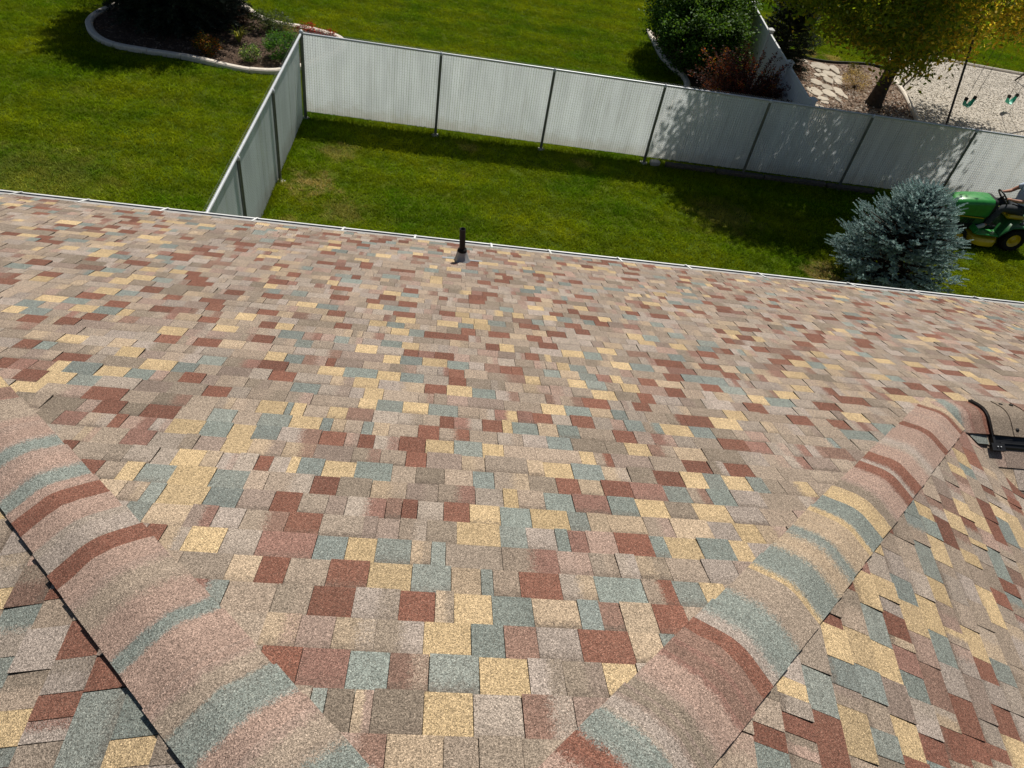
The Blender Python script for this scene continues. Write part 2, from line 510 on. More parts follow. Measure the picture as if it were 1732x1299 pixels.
def build_ground():
    b = MB()
    b.add([(-220, -120, 0), (260, -120, 0), (260, 320, 0), (-220, 320, 0)], [(0, 1, 2, 3)])
    b.put('lawn', M['lawn'], kind='structure')
    sheet('flower_bed_soil', smooth_path(BED_A, True, 3), 0.03, M['soil'])
    sheet('shrub_bed_soil', BED_B_POLY, 0.03, M['soil'])
    sheet('mulch_bed', MULCH_POLY, 0.02, M['mulch'])
    sheet('play_gravel', GRAVEL_POLY, 0.03, M['gravel'])


def chips(name, poly, n, sz, cols, mat, z=0.03, ymax=99, elong=2.0):
    b = MB(); xs = [p[0] for p in poly]; ys = [p[1] for p in poly]; k = 0
    while k < n:
        x = random.uniform(min(xs), max(xs)); y = random.uniform(min(ys), min(max(ys), ymax))
        if not inside((x, y), poly): continue
        k += 1
        s = sz * random.uniform(0.5, 1.4); a = random.uniform(0, 6.28); c = random.choice(cols); q = random.uniform(0.75, 1.25)
        c = tuple(u * q for u in c)
        dx, dy = math.cos(a) * s, math.sin(a) * s; e = 1 / elong
        h = s * 0.45
        P = [(x + dx, y + dy, z), (x - dy * e, y + dx * e, z), (x - dx, y - dy, z), (x + dy * e, y - dx * e, z), (x + random.uniform(-s, s) * 0.3, y + random.uniform(-s, s) * 0.3, z + h)]
        b.add(P, [(0, 1, 4), (1, 2, 4), (2, 3, 4), (3, 0, 4)], c)
    return b.put(name, mat, colname='col', kind='stuff')


def kerb(pts, closed, label, group, seg=0.9, wd=0.165, h=0.11, name='garden_kerb', skip=None):
    path = smooth_path(pts, closed, 6)
    if closed: path.append(path[0])
    d = [0.0]
    for i in range(1, len(path)): d.append(d[-1] + math.dist(path[i], path[i - 1]))

    def at(s):
        s = min(max(s, 0), d[-1])
        i = max(1, next((k for k in range(1, len(d)) if d[k] >= s), len(d) - 1))
        f = (s - d[i - 1]) / max(d[i] - d[i - 1], 1e-6)
        p = Vector(path[i - 1]).lerp(Vector(path[i]), f); t = (Vector(path[i]) - Vector(path[i - 1])).normalized()
        return p, t
    root = thing(name, (path[0][0], path[0][1], 0), label, 'kerb', group)
    s = 0.0
    while s < d[-1] - 0.05:
        e = min(s + seg * random.uniform(0.85, 1.15), d[-1])
        if d[-1] - e < 0.2: e = d[-1]
        rings = []; nn = 5; dz = random.uniform(-0.006, 0.006)
        for i in range(nn + 1):
            p, t = at(s + 0.006 + (e - s - 0.012) * i / nn)
            nrm = Vector((-t.y, t.x))
            rings.append([Vector((p.x + nrm.x * o, p.y + nrm.y * o, z)) for o, z in ((-wd / 2, 0.0), (-wd / 2, h * 0.75 + dz), (-wd / 2 + 0.025, h + dz), (wd / 2 - 0.045, h + dz), (wd / 2, h * 0.7 + dz), (wd / 2, 0.0))])
        b = MB(); b.loft(rings, True, True, smooth=False)
        b.put('kerb_segment', M['kerb'], root)
        s = e
    return root


def build_beds():
    kerb(BED_A, True, 'pale concrete kerb looping right round the brown flower bed by the fence corner', 'concrete garden kerbs')
    kerb(BED_B, False, 'shaded concrete kerb curving below the big green shrub', 'concrete garden kerbs')
    kerb(KERB_G, False, 'white curved kerb between bark mulch and pale play gravel', 'concrete garden kerbs', wd=0.16)
    kerb(KERB_FAR, False, 'thin straight kerb between pale play gravel and lawn beyond the swings', 'concrete garden kerbs', seg=1.6, wd=0.10)
    chips('soil_clods', smooth_path(BED_A, True, 3), 5200, 0.035, [(0.13, 0.085, 0.058), (0.085, 0.055, 0.038), (0.20, 0.145, 0.105), (0.055, 0.038, 0.027)], M['chips'], 0.03)
    mp = [(8.1, 16.1), (13.1, 16.1), (13.15, 18.8), (13.5, 21), (13.85, 23), (13.5, 24.6), (12.2, 24.35), (11.5, 24.3), (10.2, 24.7), (8.5, 24.8)]
    chips('bark_mulch', mp, 9000, 0.05, [(0.22, 0.13, 0.085), (0.34, 0.24, 0.17), (0.15, 0.085, 0.055), (0.46, 0.36, 0.28), (0.50, 0.43, 0.36)], M['chips'], 0.022)
    chips('gravel_chips', [(13.3, 17.7), (20, 18), (21.5, 25.6), (16.5, 26.3), (14.3, 24.3), (13.9, 23.0), (13.5, 20.7)], 24000, 0.026, [(0.60, 0.54, 0.45), (0.50, 0.45, 0.37), (0.68, 0.62, 0.53), (0.42, 0.38, 0.32)], M['chips'], 0.032, elong=2.6)
    # steel edging between mulch and lawn
    b = MB(); e = [(8.6, 24.98), (9.6, 24.95), (10.3, 24.83), (11.0, 24.58), (11.56, 24.43), (12.18, 24.46), (12.87, 24.65), (13.6, 24.78), (14.1, 24.6)]
    e = smooth_path(e)
    for i in range(len(e) - 1):
        p, q = Vector((*e[i], 0)), Vector((*e[i + 1], 0)); m = (p + q) / 2; a = math.atan2(q.y - p.y, q.x - p.x)
        b.box(m + Vector((0, 0, 0.04)), ((q - p).length + 0.004, 0.03, 0.10), Matrix.Rotation(a, 3, 'Z'))
    tag(b.put('lawn_edging', M['edging'], origin=(11, 24.6, 0)), 'black edging strip between flagstone mulch and the lawn behind', 'edging')
    # flagstones
    stones = [(11.58, 23.94, 0.35, 0.3), (12.0, 23.81, 0.17, 0.41), (11.33, 23.49, 0.12, 0.18), (11.67, 23.4, 0.24, 0.25), (11.39, 23.15, 0.15, 0.18), (11.14, 23.07, 0.12, 0.17), (11.9, 23.17, 0.15, 0.18), (11.41, 22.78, 0.18, 0.28), (10.93, 22.45, 0.2, 0.27), (11.74, 22.8, 0.15, 0.31), (11.17, 22.16, 0.2, 0.27), (10.63, 21.68, 0.26, 0.35), (11.47, 21.98, 0.16, 0.36), (11.07, 21.66, 0.21, 0.29), (10.7, 21.2, 0.21, 0.19), (11.21, 21.31, 0.12, 0.19), (10.68, 20.94, 0.15, 0.12), (11.11, 24.22, 0.11, 0.15), (11.24, 23.82, 0.09, 0.15), (11.54, 21.57, 0.07, 0.19)]
    for i in range(7):  # the path goes on down to the fence
        stones += [(10.35 - 0.1 * i + random.uniform(-.1, .1), 20.5 - 0.55 * i, 0.24, 0.22), (10.85 - 0.1 * i + random.uniform(-.1, .1), 20.35 - 0.55 * i, 0.2, 0.24)]
    root = thing('stone_path', (11.2, 22.5, 0.02), kind='structure')
    root['label'] = 'flagstone path of irregular cream stones through bark mulch'
    for (x, y, rx, ry) in stones:
        n = random.choice((5, 6, 6, 7)); a0 = random.uniform(0, 6.28); top = []; zt = 0.05 + random.uniform(-0.008, 0.015)
        for k in range(n):
            a = a0 + 2 * math.pi * k / n + random.uniform(-0.25, 0.25); r = random.uniform(0.85, 1.12)
            top.append((x + rx * 1.02 * r * math.cos(a), y + ry * 1.02 * r * math.sin(a)))
        b = MB()
        b.loft([[Vector((px, py, 0.015)) for px, py in top], [Vector((px, py, zt - 0.012)) for px, py in top], [Vector((x + (px - x) * 0.93, y + (py - y) * 0.93, zt)) for px, py in top]], False, True, smooth=False)
        b.put('flagstone', M['flag'], root)


# ------------------------------------------------------------------ grass
def build_grass():
    def clump(n, seed):
        r = random.Random(seed); b = MB()
        for i in range(n):
            x, y = r.gauss(0, 0.06), r.gauss(0, 0.06); a = r.uniform(0, 6.28); h = r.uniform(0.018, 0.046); wd = r.uniform(0.004, 0.008)
            lx, ly = r.gauss(0, 0.028), r.gauss(0, 0.028)
            dx, dy = math.cos(a) * wd, math.sin(a) * wd
            P = [(x - dx, y - dy, 0), (x + dx, y + dy, 0), (x + dx * .7 + lx * .4, y + dy * .7 + ly * .4, h * .6), (x - dx * .7 + lx * .4, y - dy * .7 + ly * .4, h * .6), (x + lx, y + ly, h)]
            b.add(P, [(0, 1, 2, 3), (3, 2, 4)])
        me = bpy.data.meshes.new('grass_tuft'); me.from_pydata(b.v, [], b.f); me.materials.append(M['grass'])
        return bpy.data.objects.new('grass_tuft', me)
    tufts = [clump(26, s) for s in (1, 2, 3)]
    bm_polys = [smooth_path(BED_A, True, 3), BED_B_POLY, MULCH_POLY, GRAVEL_POLY, HOUSE_POLY]
    b = MB(); st = 0.4
    y = 6.7
    while y < 37:
        x = -18.0
        while x < 30:
            P = project((x + st / 2, y + st / 2, 0.0))
            if P and -260 < P[0] < 1990 and -140 < P[1] < 640:
                cs = [(x + 0.02, y + 0.02), (x + st - 0.02, y + 0.02), (x + st - 0.02, y + st - 0.02), (x + 0.02, y + st - 0.02)]
                if not any(inside(c, pl) for pl in bm_polys for c in cs):
                    b.add([(x, y, 0.002), (x + st, y, 0.002), (x + st, y + st, 0.002), (x, y + st, 0.002)], [(0, 1, 2, 3)])
                elif not any(inside((x + st / 2, y + st / 2), pl) for pl in bm_polys):
                    q = st * 0.3
                    for (qx, qy) in ((x, y), (x + st - q, y), (x, y + st - q), (x + st - q, y + st - q), (x + st / 2 - q / 2, y + st / 2 - q / 2)):
                        if not any(inside((qx + a * q, qy + c * q), pl) for pl in bm_polys for a in (0, 1) for c in (0, 1)):
                            b.add([(qx, qy, 0.002), (qx + q, qy, 0.002), (qx + q, qy + q, 0.002), (qx, qy + q, 0.002)], [(0, 1, 2, 3)])
            x += st
        y += st
    o = b.put('grass', M['grass'], kind='stuff')
    o['label'] = 'mown green lawn grass'
    ng = bpy.data.node_groups.new('grass_scatter', 'GeometryNodeTree')
    ng.interface.new_socket(name='Geometry', in_out='INPUT', socket_type='NodeSocketGeometry')
    ng.interface.new_socket(name='Geometry', in_out='OUTPUT', socket_type='NodeSocketGeometry')
    gi = ng.nodes.new('NodeGroupInput'); go = ng.nodes.new('NodeGroupOutput')
    join = ng.nodes.new('GeometryNodeJoinGeometry')
    for i, t in enumerate(tufts):
        dp = ng.nodes.new('GeometryNodeDistributePointsOnFaces')
        dp.inputs['Density'].default_value = 55.0; dp.inputs['Seed'].default_value = i
        oi = ng.nodes.new('GeometryNodeObjectInfo'); oi.inputs['Object'].default_value = t; oi.inputs['As Instance'].default_value = True
        ip = ng.nodes.new('GeometryNodeInstanceOnPoints')
        rv = ng.nodes.new('FunctionNodeRandomValue'); rv.data_type = 'FLOAT_VECTOR'
        rv.inputs[0].default_value = (-0.2, -0.2, 0); rv.inputs[1].default_value = (0.2, 0.2, 6.28); rv.inputs['Seed'].default_value = 11 + i
        rs = ng.nodes.new('FunctionNodeRandomValue'); rs.data_type = 'FLOAT'
        rs.inputs[2].default_value = 0.7; rs.inputs[3].default_value = 1.35; rs.inputs['Seed'].default_value = 23 + i
        ng.links.new(gi.outputs[0], dp.inputs['Mesh'])
        ng.links.new(dp.outputs['Points'], ip.inputs['Points'])
        ng.links.new(oi.outputs['Geometry'], ip.inputs['Instance'])
        ng.links.new(rv.outputs[0], ip.inputs['Rotation'])
        ng.links.new(rs.outputs[1], ip.inputs['Scale'])
        ng.links.new(ip.outputs[0], join.inputs[0])
    ng.links.new(join.outputs[0], go.inputs[0])
    md = o.modifiers.new('scatter', 'NODES'); md.node_group = ng



def build_fence_grass():
    r = random.Random(77); b = MB()
    for i in range(7600):
        if i < 5200: x = r.uniform(-3.2, 15.5); y = 15.85 - 0.0151 * x + r.gauss(0.03, 0.055)
        else: x = -3.22 + r.gauss(0, 0.05); y = r.uniform(7.0, 15.8)
        if 4.9 < x < 9.4 and r.random() < 0.6: continue
        if math.sin(x * 3.1 + y) + math.sin(x * 7.7) < r.uniform(-2.2, 1.2): continue
        h = r.uniform(0.05, 0.15); wd = r.uniform(0.004, 0.008); a = r.uniform(0, 6.28)
        dx, dy = math.cos(a) * wd, math.sin(a) * wd; lx, ly = r.gauss(0, 0.04), r.gauss(0, 0.04)
        b.add([(x - dx, y - dy, 0), (x + dx, y + dy, 0), (x + dx * .7 + lx * .4, y + dy * .7 + ly * .4, h * .6), (x - dx * .7 + lx * .4, y - dy * .7 + ly * .4, h * .6), (x + lx, y + ly, h)], [(0, 1, 2, 3), (3, 2, 4)])
    o = b.put('uncut_grass', M['grass'], kind='stuff'); o['label'] = 'longer uncut grass along the foot of the fence'


build_ground()
build_fence_grass()
build_beds()
build_grass()

# ------------------------------------------------------------------ roof geometry
PITCH = math.radians(23.49)
TT = math.tan(PITCH); CS = math.cos(PITCH); SN = math.sin(PITCH)
YE, ZE, EXPO = 7.1808, 2.9687, 0.143
HIP_A = 0.355                       # left hip: x + y = HIP_A
Y_RIDGE = 3.27
Z_RIDGE = ZE + (YE - Y_RIDGE) * TT
APEX = Vector((0.131, 0.224, ZE + (YE - 0.224) * TT))
H0 = Vector((-0.105, 0, ZE + YE * TT))
HIPR = Vector((1.055, 1, -TT))      # right hip direction
PHI = math.radians(6.5)
C_R = Vector((math.sin(PHI), math.cos(PHI), 0))
N_R = HIPR.cross(C_R).normalized()
if N_R.z < 0: N_R = -N_R
D_R = C_R.cross(N_R)
if D_R.z > 0: D_R = -D_R


def z_r(x, y): return H0.z - (N_R.x * (x - H0.x) + N_R.y * (y - H0.y)) / N_R.z
def z_f(x, y): return Z_RIDGE - (Y_RIDGE - y) * TT
def z_c(y): return ZE + (YE - y) * TT


# plane: origin, course direction, DOWN-slope direction, normal
PL_C = (Vector((0, YE, ZE)), Vector((1, 0, 0)), Vector((0, CS, -SN)), Vector((0, SN, CS)))
PL_L = (Vector((0, 0, ZE + (YE - HIP_A) * TT)), Vector((0, 1, 0)), Vector((-CS, 0, -SN)), Vector((-SN, 0, CS)))
PL_R = (H0, C_R, D_R, N_R)
PL_F = (Vector((0, Y_RIDGE, Z_RIDGE)), Vector((1, 0, 0)), Vector((0, -CS, -SN)), Vector((0, -SN, CS)))

TINT = {'R': [(0.210, 0.092, 0.063), (0.194, 0.087, 0.061), (0.218, 0.100, 0.069)],
        'Y': [(0.506, 0.370, 0.206), (0.474, 0.350, 0.201), (0.521, 0.382, 0.218)],
        'B': [(0.218, 0.241, 0.213), (0.234, 0.249, 0.219), (0.207, 0.228, 0.206)],
        'T': [(0.422, 0.319, 0.218), (0.406, 0.311, 0.216)],
        'D': [(0.246, 0.197, 0.150), (0.265, 0.202, 0.164)],
        'M': [(0.236, 0.144, 0.109), (0.254, 0.140, 0.109)],
        'G': [(0.360, 0.298, 0.251), (0.350, 0.289, 0.235)],
        'P': [(0.359, 0.249, 0.197), (0.341, 0.245, 0.197)],
        'N': [(0.336, 0.265, 0.202), (0.312, 0.245, 0.188), (0.354, 0.274, 0.207), (0.293, 0.235, 0.183)]}
NEUTRAL = 'NNNNNNNGGGGPTDDM'
ASPHALT = (0.065, 0.053, 0.044, 1)   # cut edges show the asphalt core

TAB_C = """1:Y-26,-13 R498,521
2:Y-433,-418 R-304,-289 B-275,-261 R-208,-197 R-67,-53 R-46,-35 R162,187
3:R78,87 R206,219 R437,454
4:R-403,-388 R-321,-303 R-97,-82 B-32,-17 R124,135 R151,164 Y164,181 R259,274 R291,302
5:R-85,-72 Y152,167 R195,212 Y257,268 R574,590
6:R-388,-375 R-310,-290 R-278,-264 R-111,-99 R250,265 R405,425
7:Y-267,-258 B-174,-161 R-145,-135 R-27,-11 R186,204 R446,460 R513,539
8:R-311,-299 R-159,-142 Y-117,-104 B-104,-89 R26,38 R113,125 R358,375
9:R-348,-332 R-324,-308 R-239,-228 R91,103 R333,343
10:B-299,-283 Y-167,-148 Y-79,-65 Y7,21 B21,37 R53,64 R125,138 Y222,237 B237,252 R267,282 R425,437
11:Y-365,-352 Y-257,-238 R-183,-172 R-71,-60 B113,125 Y205,218 R320,332
12:B-241,-228 R-215,-201 R-108,-94 R-32,-21 R51,65 B134,147 Y177,190 R249,259 R405,418
13:R-363,-350 R-336,-324 B-313,-296 Y-281,-266 R-201,-185 R-90,-76 Y-7,4 R35,47 Y77,87 Y98,109 R257,273 R361,377
14:R-328,-309 R-223,-205 R-139,-127 Y-7,4 Y184,200 R213,228 R312,328 R429,447
15:Y-303,-290 R226,238 R448,465
16:Y-275,-260 B-260,-245 R-122,-112 B-79,-62 R38,51 R76,88 R98,110 Y156,167 Y352,364 B364,378 R378,395 Y433,452
17:R-243,-225 Y-88,-79 R-27,-15 R26,41 Y114,126 R159,170 R180,196 R512,528
18:Y-225,-213 Y-204,-192 R-131,-116 R-83,-66 Y-42,-28 B-28,-14 R2,9 R26,39 Y74,87 R107,116 B153,165 R310,327 R355,371 R432,451
19:R-299,-285 B-247,-232 R-188,-172 R-44,-31 R90,101 R227,235 R308,323 R350,364 R464,481
20:B-306,-291 Y-249,-235 B-206,-193 R-181,-164 B-107,-96 R-79,-65 R-52,-42 R-28,-14 Y59,68 Y83,94 B94,106 R124,135 R241,254 Y254,263 R289,304 Y427,443
21:R-277,-264 Y-229,-216 R-151,-138 R-125,-111 Y-50,-38 R3,15 B73,82 R98,111 B180,192 Y323,335 B335,346 R421,436
22:Y-275,-263 R-203,-190 Y-98,-84 B-84,-69 R-30,-14 Y29,39 B39,52 R62,77 R104,115 Y144,156 B156,168 B199,214 R242,254 Y342,357 Y367,382
23:Y-227,-213 B-213,-201 R-183,-172 R-160,-144 R-74,-62 Y-27,-13 Y2,17 B17,28 R81,95 Y149,162 Y173,185 B194,206 R213,220 R260,276 R365,380 R389,406
24:R-232,-217 R-118,-105 Y-44,-32 B-32,-20 R19,29 R38,53 R65,76 R190,204 R244,260 Y260,274 B274,286 Y286,300 Y407,422
25:Y-250,-234 B-234,-220 R-209,-196 R-181,-168 Y-128,-116 R-65,-54 Y-28,-16 B-16,-6 R-6,8 R13,24 R72,85 Y113,126 B164,175 Y315,328 B328,339 R402,418
26:B-254,-241 Y-223,-209 B-209,-195 R-147,-136 R-110,-100 R35,44 Y86,101 B101,113 R182,197 B209,219 Y242,259 R333,347 R355,367
27:Y-254,-244 B-244,-230 R-210,-198 Y-134,-120 B-61,-52 B-32,-19 Y-19,-8 R60,69 Y117,130 B130,145 R309,322
28:R-238,-225 R-218,-207 Y-161,-146 R-107,-95 B-82,-72 Y-46,-33 R-17,-8 R2,14 Y79,87 B87,98 R149,161 B174,190 Y236,249 Y303,323
29:R-157,-145 R-136,-122 Y-28,-18 Y-5,10 B10,23 R42,49 R49,56 B69,79 B91,102 Y111,118 R129,140 B182,197 Y218,232
30:Y-203,-190 Y-93,-82 B-82,-72 R-59,-54 R11,20 Y56,65 Y82,93 B93,105 R142,153 T173,183 Y195,206 B211,223 R237,253
31:R-218,-208 Y-167,-155 R-93,-78 Y-29,-16 B-16,-3 R11,21 Y94,108 R187,199 Y249,263
32:R-191,-176 Y-149,-133 B-133,-122 R-84,-71 R-2,10 Y10,24 B24,37 R86,101 R115,125 Y169,181 R208,221 R233,244 B261,275
33:R-213,-205 M-196,-187 Y-187,-180 B-180,-165 Y-165,-151 B-151,-139 R-125,-114 B-70,-56 Y-33,-23 Y61,74 B74,88 T88,100 B100,108 R141,156 Y161,172
34:R-196,-184 Y-184,-171 B-171,-159 R-109,-97 Y-34,-25 B-25,-12 Y-12,1 B1,16 R55,65 R75,87 B104,114 Y124,140 B140,152
35:Y-192,-178 R-158,-141 Y-80,-67 B-67,-64 Y-64,-58 Y-47,-38 R7,14 R28,38 Y38,43 B43,56 T56,66 B66,77 R95,106 R151,166
36:R-147,-136 R-127,-112 B-98,-87 B-76,-62 Y-62,-48 B-48,-43 T-43,-37 B-29,-24 R-3,7 B59,71 D71,88 Y98,110 T123,138
37:D-167,-157 M-157,-147 R-135,-130 Y-111,-97 B-97,-85 Y-85,-75 B-75,-64 R-46,-35 R-29,-22 R-11,1 Y1,14 B14,27 Y27,37 Y73,80 D96,107 R123,136 R144,157
38:M-124,-113 D-101,-95 Y-84,-73 T-59,-46 D-30,-18 R-7,2 Y54,67 B67,81 T81,93 D93,105 R105,118 Y118,129 B129,138 Y138,150 B150,158
39:R-144,-138 Y-99,-88 R-67,-61 Y-54,-50 B-50,-40 Y-40,-27 B-27,-12 D-2,10 B22,31 D46,58 R58,68 R78,91 B106,117 B126,137
40:R-131,-122 Y-114,-107 B-107,-95 Y-95,-80 B-80,-67 R-42,-32 T-19,-5 Y34,40 B51,63 M63,78 B78,90 Y90,103 Y115,130
41:T-118,-108 B-100,-94 Y-94,-78 B-78,-66 R-54,-44 D-34,-27 M-12,-6 R-6,0 R10,20 Y20,32 B32,44 Y44,59 B59,67 T75,90 T101,117 Y128,138
42:B-102,-94 T-94,-80 D-80,-71 R-46,-34 D-19,-14 D4,15 Y15,31 B31,41 B52,57 M57,64 R75,89 B89,95 Y95,108 B108,121
43:R-90,-84 T-84,-76 Y-23,-13 B-13,-1 T-1,6 B6,11
44:R-49,-40 R-27,-14 Y-14,0 B0,13 T13,23 B23,27 R36,50 G50,62 B62,79 B90,100 Y100,109
45:D-41,-30 R-25,-17 G-17,-3 R-3,8 Y14,26 B26,39 T39,54 B54,61 M61,68 T68,79 R79,90
46:T-41,-31 T-21,-9 D-9,5 Y5,19 B19,29 M29,39 R52,68 T68,78 B78,83
47:R-39,-28 M-28,-15 B-15,-4 M-4,7 B7,21 Y21,35 G35,45 D45,57 Y57,67
48:B-23,-19 T-12,-7 D-7,6 Y6,19 G19,32 M32,46
49:D20,31"""
TAB_R = """8:R91,97
9:R98,104 Y110,116
11:Y99,115 B122,132 Y133,145 R147,150
12:B103,112 B122,134 Y134,148
13:Y107,120 Y134,148
14:R109,118 B131,141 T151,155 Y172,182
15:R113,125 Y162,176 B176,188
16:R117,126 R130,141 B154,168 Y169,184
17:R121,127 G132,136 G154,167 Y187,199
18:R134,146 G146,156 R159,166 Y213,228 B228,239 Y239,248
19:B160,170 R229,246
20:Y224,232 Y244,256
21:R207,216 Y241,245 Y259,271
22:R219,227 Y296,303
23:R271,285 B302,311 Y313,323
24:B261,279 Y279,289 R297,302 R317,331
25:Y264,289
26:R302,308"""
TAB_L = """4:Y66,73 B74,86
5:R87,97
6:G75,81 R82,88 G92,98 R99,110
7:B70,75 Y76,85 R119,123
9:Y119,127"""


def parse(s):
    d = {}
    for ln in s.strip().splitlines():
        k, r = ln.split(':', 1)
        row = []
        for e in r.split():
            a, b = e[1:].split(',')
            row.append((int(a) / 100, int(b) / 100, e[0]))
        d[int(k)] = row
    return d


def clip_poly(poly, hp):
    A, B, Cc = hp; out = []
    for i in range(len(poly)):
        p, q = poly[i - 1], poly[i]
        dp = A * p[0] + B * p[1] + Cc; dq = A * q[0] + B * q[1] + Cc
        if (dp >= 0) != (dq >= 0):
            f = dp / (dp - dq); out.append((p[0] + (q[0] - p[0]) * f, p[1] + (q[1] - p[1]) * f))
        if dq >= 0: out.append(q)
    return out


TABS = []


def add_tab(pl, u0, u1, sb, st, code, clips, rng, nxt=None):
    """one shingle tab: butt edge at down-slope distance sb, tucked end at st (< sb)"""
    O, c, d, n = pl
    g = rng.uniform(0.0003, 0.0015)      # open joint between neighbours
    poly = [(u0 + g, st), (u1 - g, st), (u1 - g, sb), (u0 + g, sb)]
    for (A, B, Cc) in clips:   # plan half plane -> (u, s) half plane
        k0 = A * O.x + B * O.y + Cc; ku = A * c.x + B * c.y; ks = A * d.x + B * d.y
        poly = clip_poly(poly, (ku, ks, k0))
        if len(poly) < 3: return
    area = 0.0
    for i in range(len(poly)):
        area += poly[i - 1][0] * poly[i][1] - poly[i][0] * poly[i - 1][1]
    if abs(area) / 2 < 0.0006: return
    hb = rng.choice((0.0055, 0.007, 0.0115)) + rng.uniform(0, 0.0015)
    # a few tabs curl up a little at the butt
    if rng.random() < 0.04: hb += rng.uniform(0.002, 0.006)
    L = sb - st
    top = []; bot = []; uv = []
    for (u, s) in poly:
        q = (sb - s) / L
        P = O + c * u + d * s
        top.append(P + n * (hb * (1 - q) + 0.0016)); bot.append(P - n * 0.002); uv.append(((u - u0) / (u1 - u0), min(q, 1)))
    ca = rng.choice(TINT[code]); f = rng.uniform(0.82, 1.12); ca = tuple(v * f for v in ca)
    cb = ca; bl = 0.0; band = 0.0
    if nxt: cb = rng.choice(TINT[nxt]); bl = 1.0
    elif code in 'NGPTDM' and rng.random() < 0.4:
        cb = rng.choice(TINT[rng.choice('NGPTDM')]); bl = rng.uniform(0.5, 1)
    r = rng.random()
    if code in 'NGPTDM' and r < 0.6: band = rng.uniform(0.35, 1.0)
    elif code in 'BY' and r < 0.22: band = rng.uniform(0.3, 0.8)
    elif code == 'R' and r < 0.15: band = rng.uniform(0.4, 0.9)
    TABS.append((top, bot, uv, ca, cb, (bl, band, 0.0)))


def tab_mesh(name, tabs, inst=False):
    v = []; f = []; ca = []; cb = []; fx = []; uvs = []
    for (top, bot, uv, a, b, x) in tabs:
        o = len(v); m = len(top)
        v.extend(top); v.extend(bot)
        f.append(list(range(o, o + m))); uvs.extend(uv)
        nl = m
        for i in range(m):
            j = (i + 1) % m
            f.append([o + i, o + m + i, o + m + j, o + j]); uvs.extend([uv[i], uv[i], uv[j], uv[j]]); nl += 4
        ca.extend([(*a, 1)] * m + [ASPHALT] * (nl - m)); cb.extend([(*b, 1)] * m + [ASPHALT] * (nl - m)); fx.extend([(*x, 1)] * m + [(0, 0, 0, 1)] * (nl - m))
    me = bpy.data.meshes.new(name)
    me.from_pydata([tuple(p) for p in v], [], f)
    for nm, dat in (('ca', ca), ('cb', cb), ('fx', fx)):
        at = me.color_attributes.new(nm, 'FLOAT_COLOR', 'CORNER')
        at.data.foreach_set('color', np.array(dat, dtype=np.float32).ravel())
    ul = me.uv_layers.new(name='tab')
    ul.data.foreach_set('uv', np.array(uvs, dtype=np.float32).ravel())
    me.materials.append(M['shingle'])
    bm = bmesh.new(); bm.from_mesh(me); bmesh.ops.recalc_face_normals(bm, faces=bm.faces[:]); bm.to_mesh(me); bm.free()
    return me


def fill_row(pl, sb, st, ua, ub, fixed, clips_of, rng, mixed):
    """lay tabs from ua to ub, keeping the given coloured ones where they are"""
    segs = []; cur = ua
    for (a, b, cd) in [r for r in fixed if r[1] > ua and r[0] < ub]:
        if a - cur < 0.055: a = cur
        if a > cur: segs.append((cur, a, None))
        segs.append((a, b, cd)); cur = b
    if cur < ub: segs.append((cur, ub, None))
    last = 'N'
    for (a, b, cd) in segs:
        if cd:
            add_tab(pl, a, b, sb, st, cd, clips_of(a, b), rng); last = cd; continue
        u = a
        while u < b - 1e-4:
            wd = rng.choice((0.075, 0.10, 0.115, 0.13, 0.145, 0.16, 0.19)) + rng.uniform(-0.01, 0.01)
            if b - u - wd < 0.06: wd = b - u
            if wd > 0.27: wd /= 2
            cd2 = rng.choice(NEUTRAL); nxt = None
            if mixed and rng.random() < mixed:
                cd2 = rng.choice('RYBRYB')
                while cd2 == last: cd2 = rng.choice('RYB')
            elif rng.random() < 0.05: nxt = rng.choice('RYBM')
            add_tab(pl, u, u + wd, sb, st, cd2, clips_of(u, u + wd), rng, nxt); last = cd2
            u += wd


